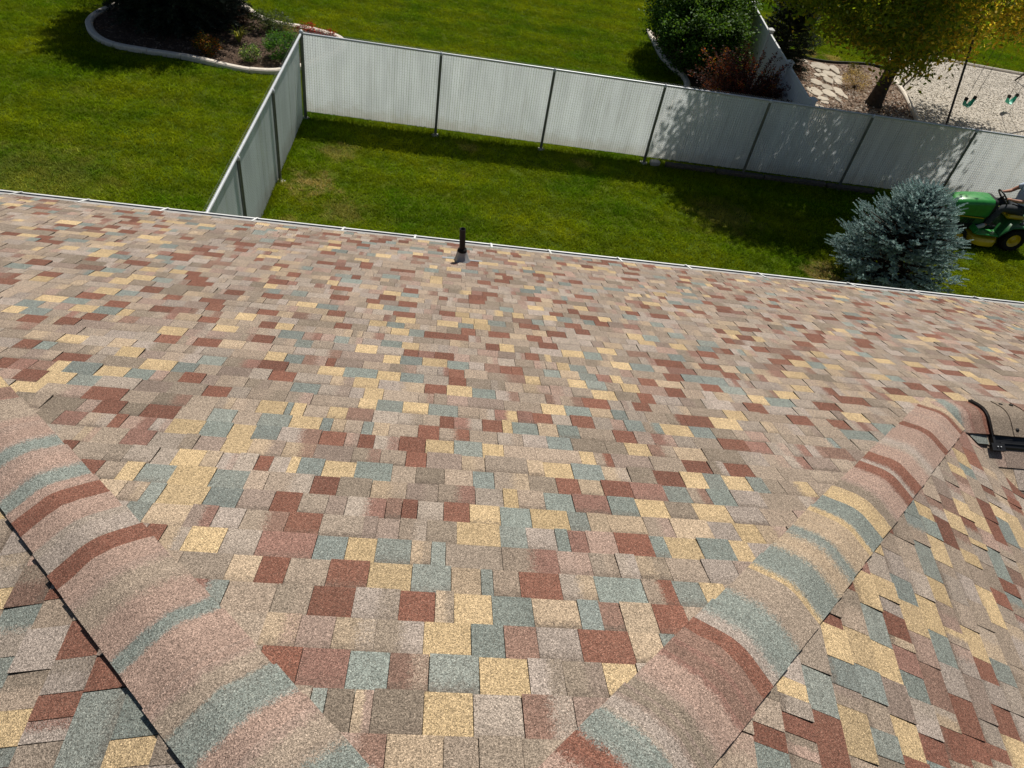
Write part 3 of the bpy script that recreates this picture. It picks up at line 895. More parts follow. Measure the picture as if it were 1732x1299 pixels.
def build_roof(house):
    rng = random.Random(42)
    hipL = (1, 1, -HIP_A - 0.07); hipLo = (-1, -1, HIP_A - 0.07)   # tabs stop short of the crest, under the caps
    hipR = (-1, 1.055, -0.105 - 0.075); hipRo = (1, -1.055, 0.105 - 0.075)
    # --- slope running down to the gutter
    rows = parse(TAB_C)
    for k in range(0, 50):
        su = 0.0507 + k * EXPO            # measured up from the eave
        sb = -su if k else -0.160         # down-slope coordinate of the butt
        st = -(su + EXPO) - 0.012
        ym = YE - (su + EXPO / 2) * CS
        ytop = YE - (su + EXPO) * CS
        xa = max(-6.9, HIP_A - YE + su * CS - 0.1)
        xb = 12.0 if ytop > Y_RIDGE - 0.13 else 1.055 * (ym + 0.15) - 0.105

        def clips(a, b, ym=ym, ytop=ytop):
            cl = [hipL]
            if ytop < Y_RIDGE and a > 3.24: cl.append((0, 1, -Y_RIDGE))
            elif ym < Y_RIDGE: cl.append(hipR)
            return cl
        fixed = rows.get(k, [])
        if k < 32:   # thin spots in the observed rows are topped up at random
            mixed = 0.09 if len(fixed) < 10 else 0.05
            if k < 8: mixed = 0.18
            if k < 3: mixed = 0.26
        else: mixed = 0.02
        fill_row(PL_C, sb, st, xa, xb, fixed, clips, rng, mixed)
    # --- slope to the left of the left hip
    rows = parse(TAB_L)
    for k in range(-1, 45):
        st0 = (k + 0.44) * EXPO
        yb = HIP_A + (st0 + EXPO) * CS + 0.1
        fill_row(PL_L, st0 + EXPO, st0 - 0.012, -4.5, min(yb, YE), rows.get(k, []), lambda a, b: [hipLo, (-1, 0, APEX.x)], rng, 0.14)
    # --- slope to the right of the right hip, down to the valley
    rows = parse(TAB_R)
    vx = -N_R.x / N_R.z; vy = -N_R.y / N_R.z - TT
    vc = z_r(0, 0) - z_f(0, 0)
    valley = (vx, vy, vc); valley_o = (-vx, -vy, -vc)
    for k in range(1, 46):
        st0 = (0.04 + 0.968 * k) * EXPO
        fill_row(PL_R, st0 + EXPO * 0.968, st0 - 0.012, -4.5, 6.5, rows.get(k, []), lambda a, b: [hipRo, valley, (math.cos(PHI), -math.sin(PHI), -math.cos(PHI) * APEX.x + math.sin(PHI) * APEX.y)], rng, 0.13)
    # --- front slope of the wing under the ridge vent
    for k in range(0, 26):
        st0 = (k + 0.5) * EXPO
        fill_row(PL_F, st0 + EXPO, st0 - 0.012, 3.0, 12.0, [], lambda a, b: [valley_o, (0, -1, Y_RIDGE)], rng, 0.2)

    # deck under the tabs
    b = MB(); e = -0.012

    def dn(p, n): return Vector(p) + Vector(n) * e
    nC, nL, nR, nF = PL_C[3], PL_L[3], PL_R[3], PL_F[3]
    rr = Vector((3.345, Y_RIDGE, Z_RIDGE))
    hl = Vector((HIP_A - YE, YE, ZE))
    b.add([dn(p, nC) for p in (hl, (12, YE, ZE), (12, Y_RIDGE, Z_RIDGE), rr, APEX)], [(0, 1, 2, 3, 4)])
    b.add([dn(p, nL) for p in (APEX, (APEX.x, -4.6, APEX.z), (hl.x, -4.6, ZE), hl)], [(3, 2, 1, 0)])
    dv = Vector((-vy, vx, 0)).normalized()
    if dv.x < 0: dv = -dv
    vb = rr + dv * 5.2; vb.z = z_r(vb.x, vb.y)
    q1 = APEX - C_R * 4.6; q2 = q1 + D_R * 6.2
    b.add([dn(p, nR) for p in (APEX, rr, vb, vb + (q2 - q1 - D_R * 6.2) * 0 - C_R * 0.01, q2, q1)], [(0, 1, 2, 3, 4, 5)])
    b.add([dn(p, nF) for p in (rr, (12, Y_RIDGE, Z_RIDGE), (12, Y_RIDGE - 3.6, Z_RIDGE - 3.6 * TT), (vb.x, vb.y, z_f(vb.x, vb.y)))], [(0, 1, 2, 3)])
    roof = b.put('roof', M['felt'], house)

    # the 300 tabs that show largest become objects, the rest one mesh
    scored = []
    for i, tb in enumerate(TABS):
        c = sum(tb[0], Vector()) / len(tb[0]); P = project(c); sc = 0
        if P and -25 < P[0] < 1757 and -25 < P[1] < 1324:
            pts = [project(p) for p in tb[0]]
            sc = abs(sum(pts[j - 1][0] * pts[j][1] - pts[j][0] * pts[j - 1][1] for j in range(len(pts)))) / 2
        scored.append((sc, i))
    scored.sort(reverse=True)
    big = set(i for s, i in scored[:300])
    org = ORG[house.name]
    for i in sorted(big):
        tb = TABS[i]; c = sum(tb[0], Vector()) / len(tb[0])
        me = tab_mesh('shingle', [([p - c for p in tb[0]], [p - c for p in tb[1]], *tb[2:])])
        o = link('shingle', me, roof); o.location = c - org
    rest = [([p - org for p in TABS[i][0]], [p - org for p in TABS[i][1]], *TABS[i][2:]) for i in range(len(TABS)) if i not in big]
    link('shingle_courses', tab_mesh('shingle_courses', rest), roof, kind='stuff')

    # --- hip caps
    def hip_caps(start, hd, n1, n2, in1, in2, length, bands, seed, w=0.152, r=0.05, tail=None):
        rg = random.Random(seed)
        p1 = hd.cross(n1); p1 = p1 if p1.dot(in1) > 0 else -p1
        p2 = hd.cross(n2); p2 = p2 if p2.dot(in2) > 0 else -p2
        vs = [-w, -0.10, -r, -0.025, 0, 0.025, r, 0.10, w]

        def pt(v, t, h):
            H = start + hd * t
            f = (max(-1, min(1, v / r)) + 1) / 2
            nn = (n2 * (1 - f) + n1 * f).normalized()
            if v >= r: P = H + p1 * v
            elif v <= -r: P = H + p2 * -v
            else: P = (H + p2 * r) * (1 - f) ** 2 + H * 2 * f * (1 - f) + (H + p1 * r) * f * f
            return P + nn * h
        k = 0; t = 0.0
        while t < length:
            te = min(t + EXPO, length + 0.02)
            cuts = [t - 0.02] + [x for x, c in bands if t + 0.014 < x < te - 0.014] + [te]
            v = []; f = []; ca = []; cb = []; fx = []; uv = []
            sk = rg.uniform(-0.006, 0.006); lift = rg.uniform(0, 0.003)
            js = rg.uniform(0.985, 1.01); jo = rg.uniform(-0.003, 0.003)
            wob = [rg.uniform(-0.005, 0.005) for _ in vs]

            def hh(x): return 0.014 + (0.0085 + lift) * max(0, (x - t)) / EXPO
            for ci, x in enumerate(cuts):
                for j, vv in enumerate(vs):
                    xx = x + (wob[j] if 0 < ci < len(cuts) - 1 else 0) + (sk * vv / w if ci == len(cuts) - 1 else 0)
                    v.append(pt(vv * js + jo * abs(vv) / w, xx, hh(x)))
            m = len(vs); nc = len(cuts)
            for ci, x in enumerate(cuts):
                for j, vv in enumerate(vs): v.append(pt(vv * js + jo * abs(vv) / w, x + (sk * vv / w if ci == nc - 1 else 0), 0.001))
            B0 = m * nc

            def colour(x):
                cc = 'P'
                for bx, bc in bands:
                    if x >= bx: cc = bc
                return cc

            def face(idx, col, nxt, soft, us):
                f.append(idx); ca.extend([(*col, 1)] * len(idx)); cb.extend([(*nxt, 1)] * len(idx)); fx.extend([(soft, 0, 0, 1)] * len(idx)); uv.extend(us)
            for ci in range(nc - 1):
                xm = (cuts[ci] + cuts[ci + 1]) / 2
                cd = colour(xm); nd = colour(cuts[ci + 1] + 0.02)
                col = TINT[cd][0]; nx = TINT[nd][1]; q = rg.uniform(0.95, 1.05); col = tuple(z * q for z in col)
                soft = 1.0 if (cd in 'PGNTMDB' and nd in 'PGNTMDB' and cd != nd) or rg.random() < 0.35 else 0.0
                for j in range(m - 1):
                    a = ci * m + j
                    face([a, a + 1, a + m + 1, a + m], col, nx, soft, [(0, 0), (0, 0.1), (0.75, 0.1), (0.75, 0)])
            lastc = TINT[colour(te - 0.01)][0]
            for j in range(m - 1):
                a = (nc - 1) * m + j; face([a, a + 1, B0 + a + 1, B0 + a], lastc, lastc, 0, [(0, 0)] * 4)
            for ci in range(nc - 1):
                for j in (0, m - 1):
                    a = ci * m + j; face([a, a + m, B0 + a + m, B0 + a], TINT[colour((cuts[ci] + cuts[ci + 1]) / 2)][0], lastc, 0, [(0, 0)] * 4)
            c0 = sum(v, Vector()) / len(v)
            me = bpy.data.meshes.new('hip_cap'); me.from_pydata([tuple(p - c0) for p in v], [], f)
            for nm, dat in (('ca', ca), ('cb', cb), ('fx', fx)):
                at = me.color_attributes.new(nm, 'FLOAT_COLOR', 'CORNER'); at.data.foreach_set('color', np.array(dat, dtype=np.float32).ravel())
            ul = me.uv_layers.new(name='tab'); ul.data.foreach_set('uv', np.array(uv, dtype=np.float32).ravel())
            me.materials.append(M['shingle'])
            bm = bmesh.new(); bm.from_mesh(me); bmesh.ops.recalc_face_normals(bm, faces=bm.faces[:]); bm.to_mesh(me); bm.free()
            me.polygons.foreach_set('use_smooth', [False] * len(me.polygons))
            o = link('hip_cap', me, roof); o.location = c0 - org
            t += EXPO; k += 1

    hdL = Vector((-1, 1, -TT)).normalized()
    kL = math.sqrt(2 + TT * TT)
    lb = [(0.0465, 'P'), (0.35, 'B'), (0.43, 'N'), (0.50, 'P'), (0.567, 'B'), (0.65, 'N'), (0.70, 'P'), (0.78, 'P'), (0.845, 'B'), (0.885, 'P'), (1.0, 'N'), (1.08, 'P'), (1.15, 'R'), (1.22, 'G'), (1.32, 'P'), (1.39, 'R'), (1.46, 'P'), (1.52, 'B'), (1.60, 'P'), (1.72, 'B'), (1.79, 'P'), (1.95, 'N'), (2.1, 'M'), (2.2, 'Y'), (2.3, 'P'), (2.5, 'R'), (2.6, 'G')]
    hip_caps(APEX, hdL, PL_C[3], PL_L[3], Vector((0, 1, 0)), Vector((-1, 0, 0)), 4.6, [((a - 0.0465) * kL, c) for a, c in lb], 5)
    hdR = HIPR.normalized(); kR = HIPR.length
    rb = [(0.224, 'P'), (0.60, 'R'), (0.653, 'B'), (0.725, 'G'), (0.764, 'D'), (0.843, 'P'), (0.93, 'M'), (1.028, 'R'), (1.079, 'G'), (1.137, 'B'), (1.257, 'N'), (1.357, 'Y'), (1.405, 'B'), (1.538, 'T'), (1.639, 'B'), (1.688, 'T'), (1.789, 'Y'), (1.827, 'B'), (1.931, 'Y'), (2.03, 'D'), (2.12, 'P'), (2.253, 'R'), (2.30, 'G'), (2.36, 'R'), (2.43, 'P'), (2.583, 'G'), (2.66, 'P'), (2.834, 'R'), (2.899, 'P'), (3.161, 'R'), (3.218, 'T')]
    hip_caps(APEX, hdR, PL_C[3], PL_R[3], Vector((0, 1, 0)), Vector((1, 0, 0)), (3.36 - APEX.y) * kR - 0.06, [((a - 0.224) * kR, c) for a, c in rb], 9)
    # cap shingles along the level ridge before and over the vent
    start = Vector((3.30, Y_RIDGE, Z_RIDGE + 0.006)); hd = Vector((1, 0, 0))
    hip_caps(start, hd, PL_C[3], PL_F[3], Vector((0, 1, 0)), Vector((0, -1, 0)), 0.36, [(0, 'P'), (0.06, 'B'), (0.13, 'P'), (0.2, 'M'), (0.27, 'R')], 11, w=0.15)
    # --- ridge vent
    rv = None
    x0, x1 = 3.61, 12.0
    nC, nF = PL_C[3], PL_F[3]; pC = Vector((0, CS, -SN)); pF = Vector((0, -CS, -SN))

    def vp(v, x, h):
        f = (max(-1, min(1, v / 0.06)) + 1) / 2
        nn = (nF * (1 - f) + nC * f).normalized(); H = Vector((x, Y_RIDGE, Z_RIDGE))
        if v >= 0.06: P = H + pC * v
        elif v <= -0.06: P = H + pF * -v
        else: P = (H + pF * .06) * (1 - f) ** 2 + H * 2 * f * (1 - f) + (H + pC * .06) * f * f
        return P + nn * h
    b = MB(); vs = [-0.235, -0.225, -0.15, -0.06, -0.03, 0, 0.03, 0.06, 0.15, 0.165]; hs = [0.004, 0.018, 0.030, 0.034, 0.034, 0.034, 0.034, 0.034, 0.030, 0.006]
    rings = []
    for x in (x0, x1):
        rings.append([vp(v, x, h) for v, h in zip(vs, hs)] + [vp(v, x, 0.002) for v in reversed(vs)])
    b.loft(rings, True, True, smooth=False)
    # two shallow louvre steps on the open side
    for vv in (-0.172, -0.2): b.box(vp(vv, (x0 + x1) / 2, 0.026), (x1 - x0 - 0.1, 0.008, 0.004), Matrix.Rotation(PITCH, 3, 'X'))
    rv = b.put('ridge_vent', M['black_plastic'], house)
    b = MB(); vs2 = [-0.245, -0.15, -0.06, -0.03, 0, 0.03, 0.06, 0.165]
    rings = [[vp(v, xx, 0.037) for v in vs2] + [vp(v, xx, 0.003) for v in reversed(vs2)] for xx in (x0 - 0.006, x0 + 0.010)]
    b.loft(rings, True, True, smooth=False)
    b.box(vp(-0.235, x0 + 0.02, 0.03), (0.09, 0.05, 0.02), Matrix.Rotation(PITCH, 3, 'X'))
    b.put('end_plug', M['black_plastic'], rv)
    b = MB()
    for dx in (-0.0, 0.022): b.ellipsoid(vp(-0.235, x0 + 0.01 + dx, 0.046), (0.005, 0.005, 0.003), 8, 4)
    b.put('rivet', M['galv'], rv)
    xs = x0 + 0.012; kk = 0
    nrng = random.Random(3)
    while xs < 9.0:
        xe = xs + EXPO
        cc = ['D', 'D', 'M', 'D', 'N', 'M', 'D', 'P', 'B'][kk % 9]
        vs3 = [-0.155, -0.06, -0.03, 0, 0.03, 0.06, 0.155]
        top = [[vp(v, x, 0.034 + h) for v in vs3] for x, h in ((xs - 0.01, 0.012), (xe, 0.006))]
        bb = MB(); r0 = top[0] + [vp(v, xs - 0.01, 0.033) for v in reversed(vs3)]; r1 = top[1] + [vp(v, xe, 0.033) for v in reversed(vs3)]
        bb.loft([r0, r1], True, True, smooth=False)
        me = bpy.data.meshes.new('cap_shingle'); me.from_pydata([tuple(p) for p in bb.v], [], bb.f)
        col = TINT[cc][0]; nl = sum(len(q) for q in bb.f)
        for nm, dat in (('ca', [(*col, 1)] * nl), ('cb', [(*col, 1)] * nl), ('fx', [(0, 0, 0, 1)] * nl)):
            at = me.color_attributes.new(nm, 'FLOAT_COLOR', 'CORNER'); at.data.foreach_set('color', np.array(dat, dtype=np.float32).ravel())
        me.uv_layers.new(name='tab'); me.materials.append(M['shingle'])
        for p in me.vertices: p.co = p.co - org
        link('cap_shingle', me, rv)
        if kk % 2 == 1:
            for v in (-0.105, 0.10):
                for dx in (0.02, 0.10):
                    b = MB(); f = 0.5
                    nn = nF if v < 0 else nC
                    c = vp(v + nrng.uniform(-.008, .008), xs + dx, 0.0475)
                    b.lathe(c, [(0.013, -0.004), (0.013, 0.001), (0.009, 0.004), (0.002, 0.005)], nn, 10)
                    b.put('nail', M['nail'], rv)
        xs = xe; kk += 1
    return roof


def build_house():
    house = thing('house', (0, 0, 0), 'house under a hipped roof of mixed red, yellow and blue-grey shingles', 'house')
    build_roof(house)
    # vent pipe through the slope
    bx, by = 0.222, 6.19; bz = z_c(by)
    lean = Vector((-0.075, 0.02, 1)).normalized()
    base = Vector((bx, by, bz))
    b = MB()
    b.lathe(base + lean * 0.02, [(0.029, 0), (0.029, 0.352), (0.0295, 0.355), (0.025, 0.355), (0.024, 0.18)], lean, 20, caps=False)
    vp_ = b.put('vent_pipe', M['black_pipe'], house)
    b = MB()
    b.lathe(base, [(0.047, 0.112), (0.047, 0.126), (0.043, 0.148), (0.033, 0.155), (0.030, 0.150)], lean, 18, caps=False)
    b.put('rubber_collar', M['rubber'], vp_)
    b = MB(); rings = []
    for h, r, ry in ((-0.03, 0.088, 1.15), (0.012, 0.080, 1.1), (0.05, 0.066, 1.0), (0.115, 0.049, 1.0), (0.125, 0.046, 1.0)):
        ring = []
        for j in range(24):
            q = 2 * math.pi * j / 24
            rr_ = r * (1 + 0.055 * math.cos(q * 6) * (1 - max(h, 0) / 0.13))
            x, y = math.cos(q) * rr_, math.sin(q) * rr_ * ry
            foot = Vector((x, y, -y * TT * max(0, 1 - max(h, 0) / 0.05)))
            ring.append(base + foot + lean * h)
        rings.append(ring)
    b.loft(rings, False, False)
    b.put('flashing_cone', M['lead'], vp_)
    b = MB(); n = PL_C[3]; up = Vector((0, -CS, SN))
    pl = [(-0.20, 0.02), (0.205, 0.02), (0.205, 0.085), (-0.20, 0.085)]
    c0 = base + n * 0.007
    b.loft([[c0 + Vector((1, 0, 0)) * x - up * y + n * 0.0 for x, y in pl], [c0 + Vector((1, 0, 0)) * x - up * y + n * 0.006 for x, y in pl]], True, True, smooth=False)
    b.put('flashing_plate', M['lead'], vp_)
    # gutter
    b = MB(); xa, xb = -6.95, 12.0
    prof = [(7.1455, 2.955), (7.148, 2.84), (7.155, 2.815), (7.225, 2.815), (7.243, 2.84), (7.243, 2.89), (7.266, 2.912), (7.268, 2.930), (7.286, 2.930), (7.288, 2.905), (7.252, 2.885), (7.252, 2.832), (7.23, 2.806), (7.15, 2.806), (7.140, 2.835), (7.140, 2.955)]
    nseg = 24
    b.loft([[Vector((xa + (xb - xa) * i / nseg, y, z)) for y, z in prof] for i in range(nseg + 1)], True, True, smooth=False)
    gut = b.put('gutter', M['white_metal'], house)
    b = MB(); inner = [(7.1495, 2.95), (7.151, 2.842), (7.157, 2.820), (7.224, 2.820), (7.2405, 2.842), (7.2405, 2.891), (7.264, 2.9125)]  # dark sheet just inside the white shell, painted as shade
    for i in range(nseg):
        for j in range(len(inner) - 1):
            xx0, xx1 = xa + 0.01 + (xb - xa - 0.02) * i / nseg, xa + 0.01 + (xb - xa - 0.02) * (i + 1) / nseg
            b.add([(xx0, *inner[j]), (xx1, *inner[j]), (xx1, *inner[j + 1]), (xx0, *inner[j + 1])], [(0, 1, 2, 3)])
    b.put('gutter_shade_liner', M['trough_shade'], gut)
    for hx in HANGERS:
        b = MB(); r = Matrix.Rotation(-0.12, 3, 'X')
        b.box((hx, 7.158, 2.990), (0.022, 0.245, 0.006), Matrix.Rotation(-0.405, 3, 'X'))
        b.box((hx, 7.268, 2.936), (0.026, 0.03, 0.006))
        b.put('gutter_hanger', M['white_metal'], gut)
    b = MB(); b.add([(xa, 6.99, ZE + (YE - 6.99) * TT - 0.001), (xb, 6.99, ZE + (YE - 6.99) * TT - 0.001), (xb, 7.139, ZE + (YE - 7.139) * TT + 0.008), (xa, 7.139, ZE + (YE - 7.139) * TT + 0.008)], [(0, 1, 2, 3)])
    b.put('drip_edge', M['drip'], house)
    b = MB(); b.box(((xa + xb) / 2, 7.115, 2.85), (xb - xa, 0.03, 0.2)); b.put('fascia', M['fascia'], house)
    b = MB(); b.box(((xa + xb) / 2, 6.86, 2.74), (xb - xa, 0.48, 0.02)); b.put('soffit', M['fascia'], house)
    for (c, s) in (((2.7, 6.55, 1.37), (18.0, 0.16, 2.74)), ((-6.25, 1.0, 1.3), (0.16, 10.9, 2.6)), ((11.65, 5.0, 1.37), (0.16, 2.9, 2.74)), ((2.7, -4.4, 1.2), (18.0, 0.16, 2.4))):
        b = MB(); b.box(c, s)
        if s[0] > 1:
            for i in range(14): b.box((c[0], c[1] + (0.086 if c[1] > 0 else -0.086), 0.15 + i * 0.18), (s[0], 0.012, 0.014))
        b.put('wall', M['siding'], house)
    return house


HANGERS = [-6.2, -5.3, -4.54, -3.85, -3.02, -2.06, -1.1, -0.3, 0.57, 1.25, 2.08, 2.91, 3.81, 4.97, 5.8, 6.65, 7.6, 8.5]
build_house()

# ------------------------------------------------------------------ fences
def fence_y(x): return 15.85 - 0.0151 * x


def fabric(p0, p1, z0, z1, nrm, parent, seed):
    """woven wire zigzags and the plastic slats threaded through them, between two posts"""
    rg = random.Random(seed); p0 = Vector(p0); p1 = Vector(p1); L = (p1 - p0).length; t = (p1 - p0).normalized(); n = Vector(nrm)
    b = MB(); pitch = 0.053; ns = max(1, round(L / pitch)); pw = L / ns
    for i in range(ns):
        c = p0 + t * (pw * (i + 0.5)); wd = pw * rg.choice((0.905, 0.925, 0.935, 0.945, 0.955, 0.965)); q = rg.uniform(0.96, 1.03)
        lo = z0 + rg.uniform(-0.012, 0.012); hi = z1 - 0.05 + rg.uniform(-0.01, 0.02); tw = rg.uniform(-0.003, 0.003)
        col = (0.86 * q, 0.905 * q, 0.90 * q)
        sec = ((-1, -0.003), (-0.7, 0.002), (0.7, 0.002), (1, -0.003))     # one bowed strip of thin plastic
        lo_, hi_ = [[Vector((c.x, c.y, z)) + t * a * wd / 2 + n * (o + tw * a) for a, o in sec] for z in (lo, hi)]
        b.add(lo_ + hi_, [(0, 1, 5, 4), (1, 2, 6, 5), (2, 3, 7, 6)], col)
    b.put('privacy_slats', M['slat'], parent, colname='col', kind='stuff')
    b = MB(); nw = max(1, round(L / 0.057)); w_ = L / nw; half = 0.0285; nz = int((z1 + 0.045 - z0) / half)
    for i in range(nw):
        a0 = p0 + t * (w_ * i); a1 = p0 + t * (w_ * (i + 1)); r = 0.0022
        for j in range(nz):
            A, B_ = (a0, a1) if j % 2 == 0 else (a1, a0)
            s = 1 if j % 2 == 0 else -1
            P = A + Vector((0, 0, z0 + j * half)) + n * 0.0065 * s; Q = B_ + Vector((0, 0, z0 + (j + 1) * half)) + n * 0.0065 * s
            d = (Q - P).normalized(); u = d.cross(n).normalized() * r
            b.add([P + u, P - u, Q - u, Q + u], [(0, 1, 2, 3)]) if s < 0 else b.add([P + u, P - u, Q - u, Q + u, (P + n * r), (Q + n * r)], [(0, 4, 5, 3), (4, 1, 2, 5)])
    b.put('wire_mesh', M['wire'], parent, kind='stuff')


def post(root, x, y, h, r, cap=True, foot=True):
    b = MB(); b.lathe((x, y, 0), [(r, 0), (r, h)], n=12)
    p = b.put('post', M['post'], root)
    if cap:
        b = MB(); b.lathe((x, y, h), [(r * 1.15, -0.03), (r * 1.2, 0), (r * 1.0, 0.02), (r * 0.5, 0.04), (0.003, 0.045)], n=12); b.put('post_cap', M['galv'], p)
    if foot:
        b = MB(); rg = random.Random(int(x * 100) + int(y * 10))
        rings = []
        for rr, z in ((0.095, 0.0), (0.09, 0.015), (0.055, 0.03), (r * 0.9, 0.038)):
            rings.append([Vector((x + rr * (1 + 0.12 * math.sin(3 * q + rg.random())) * math.cos(q), y + rr * (1 + 0.12 * math.cos(2 * q)) * math.sin(q), z)) for q in [2 * math.pi * j / 14 for j in range(14)]])
        b.loft(rings, False, True, smooth=False); b.put('footing', M['footing'], p)


def build_fences():
    xs = [-3.21, -0.347, 2.056, 4.472, 6.843, 9.226, 11.70, 14.1, 16.5]
    f = thing('chain_link_fence', (6.0, fence_y(6.0), 0), 'long chain-link fence with white privacy slats across the back of the yard', 'fence')
    for i, x in enumerate(xs):
        post(f, x, fence_y(x), 1.80 if i else 1.84, 0.030 if i else 0.038)
    b = MB(); b.tube([(xs[0], fence_y(xs[0]) + 0.03, 1.80), (xs[-1], fence_y(xs[-1]) + 0.03, 1.80)], 0.024, 10); b.put('top_rail', M['galv'], f)
    b = MB(); b.tube([(xs[0], fence_y(xs[0]) + 0.06, 0.14), (xs[-1], fence_y(xs[-1]) + 0.06, 0.14)], 0.003, 5); b.put('tension_wire', M['wire'], f)
    for i in range(len(xs) - 1):
        a, c = xs[i], xs[i + 1]
        fabric((a, fence_y(a) + 0.06, 0), (c, fence_y(c) + 0.06, 0), 0.14, 1.83, (0, -1, 0), f, i)
    s = thing('chain_link_fence', (-3.2, 11.5, 0), 'side chain-link fence with slats running from the corner post to the house', 'fence')
    ys = [15.80, 13.12, 10.62, 8.1, 6.75]
    for y in ys[1:]: post(s, -3.2, y, 1.78, 0.030)
    b = MB(); b.tube([(-3.22, 15.84, 1.80), (-3.22, 6.7, 1.80)], 0.026, 10); b.put('top_rail', M['galv'], s)
    for i in range(len(ys) - 1):
        fabric((-3.25, ys[i] - 0.0, 0), (-3.25, ys[i + 1], 0), 0.04, 1.83, (1, 0, 0), s, 40 + i)
    # timbers and a block lying under the fence
    t = thing('timber_edging', (6.5, 15.7, 0), 'dark weathered timbers lying under the shaded part of the fence', 'edging')
    x = 4.95; rg = random.Random(4)
    while x < 9.4:
        l = rg.uniform(1.1, 1.6); b = MB()
        b.bevbox((x + l / 2, fence_y(x) - 0.03 + rg.uniform(-.02, .02), 0.055), (l - 0.03, 0.13, 0.10), 0.012, Matrix.Rotation(rg.uniform(-.02, .02), 3, 'Z'))
        b.put('timber', M['timber'], t); x += l
    b = MB(); b.bevbox((4.72, 15.74, 0.06), (0.22, 0.14, 0.11), 0.015, Matrix.Rotation(0.2, 3, 'Z'))
    tag(b.put('concrete_block', M['footing'], origin=(4.72, 15.74, 0)), 'small pale concrete block lying beside a fence post foot', 'block')
    # white vinyl fence running away from the chain link
    v = thing('vinyl_fence', (8.25, 20.5, 0), 'white vinyl panel fence with capped posts running away from the slatted fence', 'fence')
    pv = [(7.98, 16.2), (8.12, 18.43), (8.27, 20.72), (8.46, 23.1), (8.63, 25.5), (8.8, 27.9)]
    for i, (x, y) in enumerate(pv):
        b = MB(); b.bevbox((x, y, 0.9), (0.127, 0.127, 1.8), 0.008); p = b.put('post', M['vinyl'], v)
        b = MB(); b.loft([[Vector((x + sx * r, y + sy * r, z)) for sx, sy in ((-1, -1), (1, -1), (1, 1), (-1, 1))] for r, z in ((0.078, 1.795), (0.078, 1.815), (0.02, 1.85), (0.004, 1.853))], True, True, smooth=False); b.put('post_cap', M['vinyl'], p)
    for i in range(len(pv) - 1):
        p, q = Vector((*pv[i], 0)), Vector((*pv[i + 1], 0)); m = (p + q) / 2; d = q - p; R = Matrix.Rotation(math.atan2(d.y, d.x), 3, 'Z'); L = d.length - 0.13
        for z, h in ((1.66, 0.14), (0.14, 0.14)):
            b = MB(); b.bevbox(m + Vector((0, 0, z)), (L, 0.05, h), 0.006, R); b.put('rail', M['vinyl'], v)
        nb = 14
        for k in range(nb):
            b = MB(); b.box(m + R @ Vector(((k + 0.5) / nb * L - L / 2, 0, 0)) + Vector((0, 0, 0.9)), (L / nb - 0.008, 0.024, 1.40), R); b.put('board', M['vinyl'], v)


# ------------------------------------------------------------------ foliage
def leaf_mesh(name, P, D, Nn, ln, wd, cols, mat, parent, droop=0.0):
    """P centres, D axes, Nn normals (n x 3 arrays): one folded rhombus each"""
    n = len(P)
    D = D / np.linalg.norm(D, axis=1)[:, None]
    S = np.cross(D, Nn); S /= (np.linalg.norm(S, axis=1)[:, None] + 1e-9)
    U = np.cross(S, D)
    ln = np.broadcast_to(np.asarray(ln, float).reshape(-1, 1), (n, 1)); wd = np.broadcast_to(np.asarray(wd, float).reshape(-1, 1), (n, 1))
    v0 = P - D * ln * 0.5
    v1 = P - D * ln * 0.05 + S * wd * 0.5 + U * wd * 0.12
    v2 = P + D * ln * 0.5 - U * ln * droop
    v3 = P - D * ln * 0.05 - S * wd * 0.5 + U * wd * 0.12
    V = np.stack([v0, v1, v2, v3], 1).reshape(-1, 3) - np.array(ORG[parent.name])
    me = bpy.data.meshes.new(name)
    me.vertices.add(4 * n); me.vertices.foreach_set('co', V.ravel())
    me.loops.add(4 * n); me.loops.foreach_set('vertex_index', np.arange(4 * n, dtype=np.int32))
    me.polygons.add(n); me.polygons.foreach_set('loop_start', np.arange(0, 4 * n, 4, dtype=np.int32))
    me.update(calc_edges=True)
    at = me.color_attributes.new('col', 'FLOAT_COLOR', 'CORNER')
    c4 = np.ones((n, 4), np.float32); c4[:, :3] = cols
    at.data.foreach_set('color', np.repeat(c4, 4, axis=0).ravel())
    me.materials.append(mat)
    me.validate()
    return link(name, me, parent)


def unit(rg, n):
    v = rg.normal(size=(n, 3)); return v / np.linalg.norm(v, axis=1)[:, None]


def crown(name, blobs, n_clump, per, spread, ln, wd, colfn, mat, parent, seed, shell=0.55, flat=0.6, hang=0.0, keep=None):
    rg = np.random.default_rng(seed)
    vol = np.array([b[1][0] * b[1][1] * b[1][2] for b in blobs]) ** 0.72; vol /= vol.sum()
    idx = rg.choice(len(blobs), n_clump, p=vol)
    C = np.array([b[0] for b in blobs])[idx]; Rr = np.array([b[1] for b in blobs])[idx]
    u = unit(rg, n_clump); rad = (shell + (1 - shell) * rg.random(n_clump) ** 0.7)[:, None]
    ctr = C + u * Rr * rad
    if keep is not None: ctr = ctr[[keep(*p) for p in ctr]]
    m = len(ctr)
    tone = rg.normal(size=m)
    P = np.repeat(ctr, per, 0) + rg.normal(size=(m * per, 3)) * np.array([spread, spread, spread * flat])
    D = unit(rg, m * per) * np.array([1, 1, 0.5]); D[:, 2] -= hang
    N = unit(rg, m * per) * 0.9 + np.array([0, 0, 0.7])
    k = len(P)
    cols = colfn(rg, P, np.repeat(tone, per))
    return leaf_mesh(name, P, D, N, ln * rg.uniform(0.6, 1.25, k), wd * rg.uniform(0.7, 1.2, k), cols, mat, parent, 0.12)


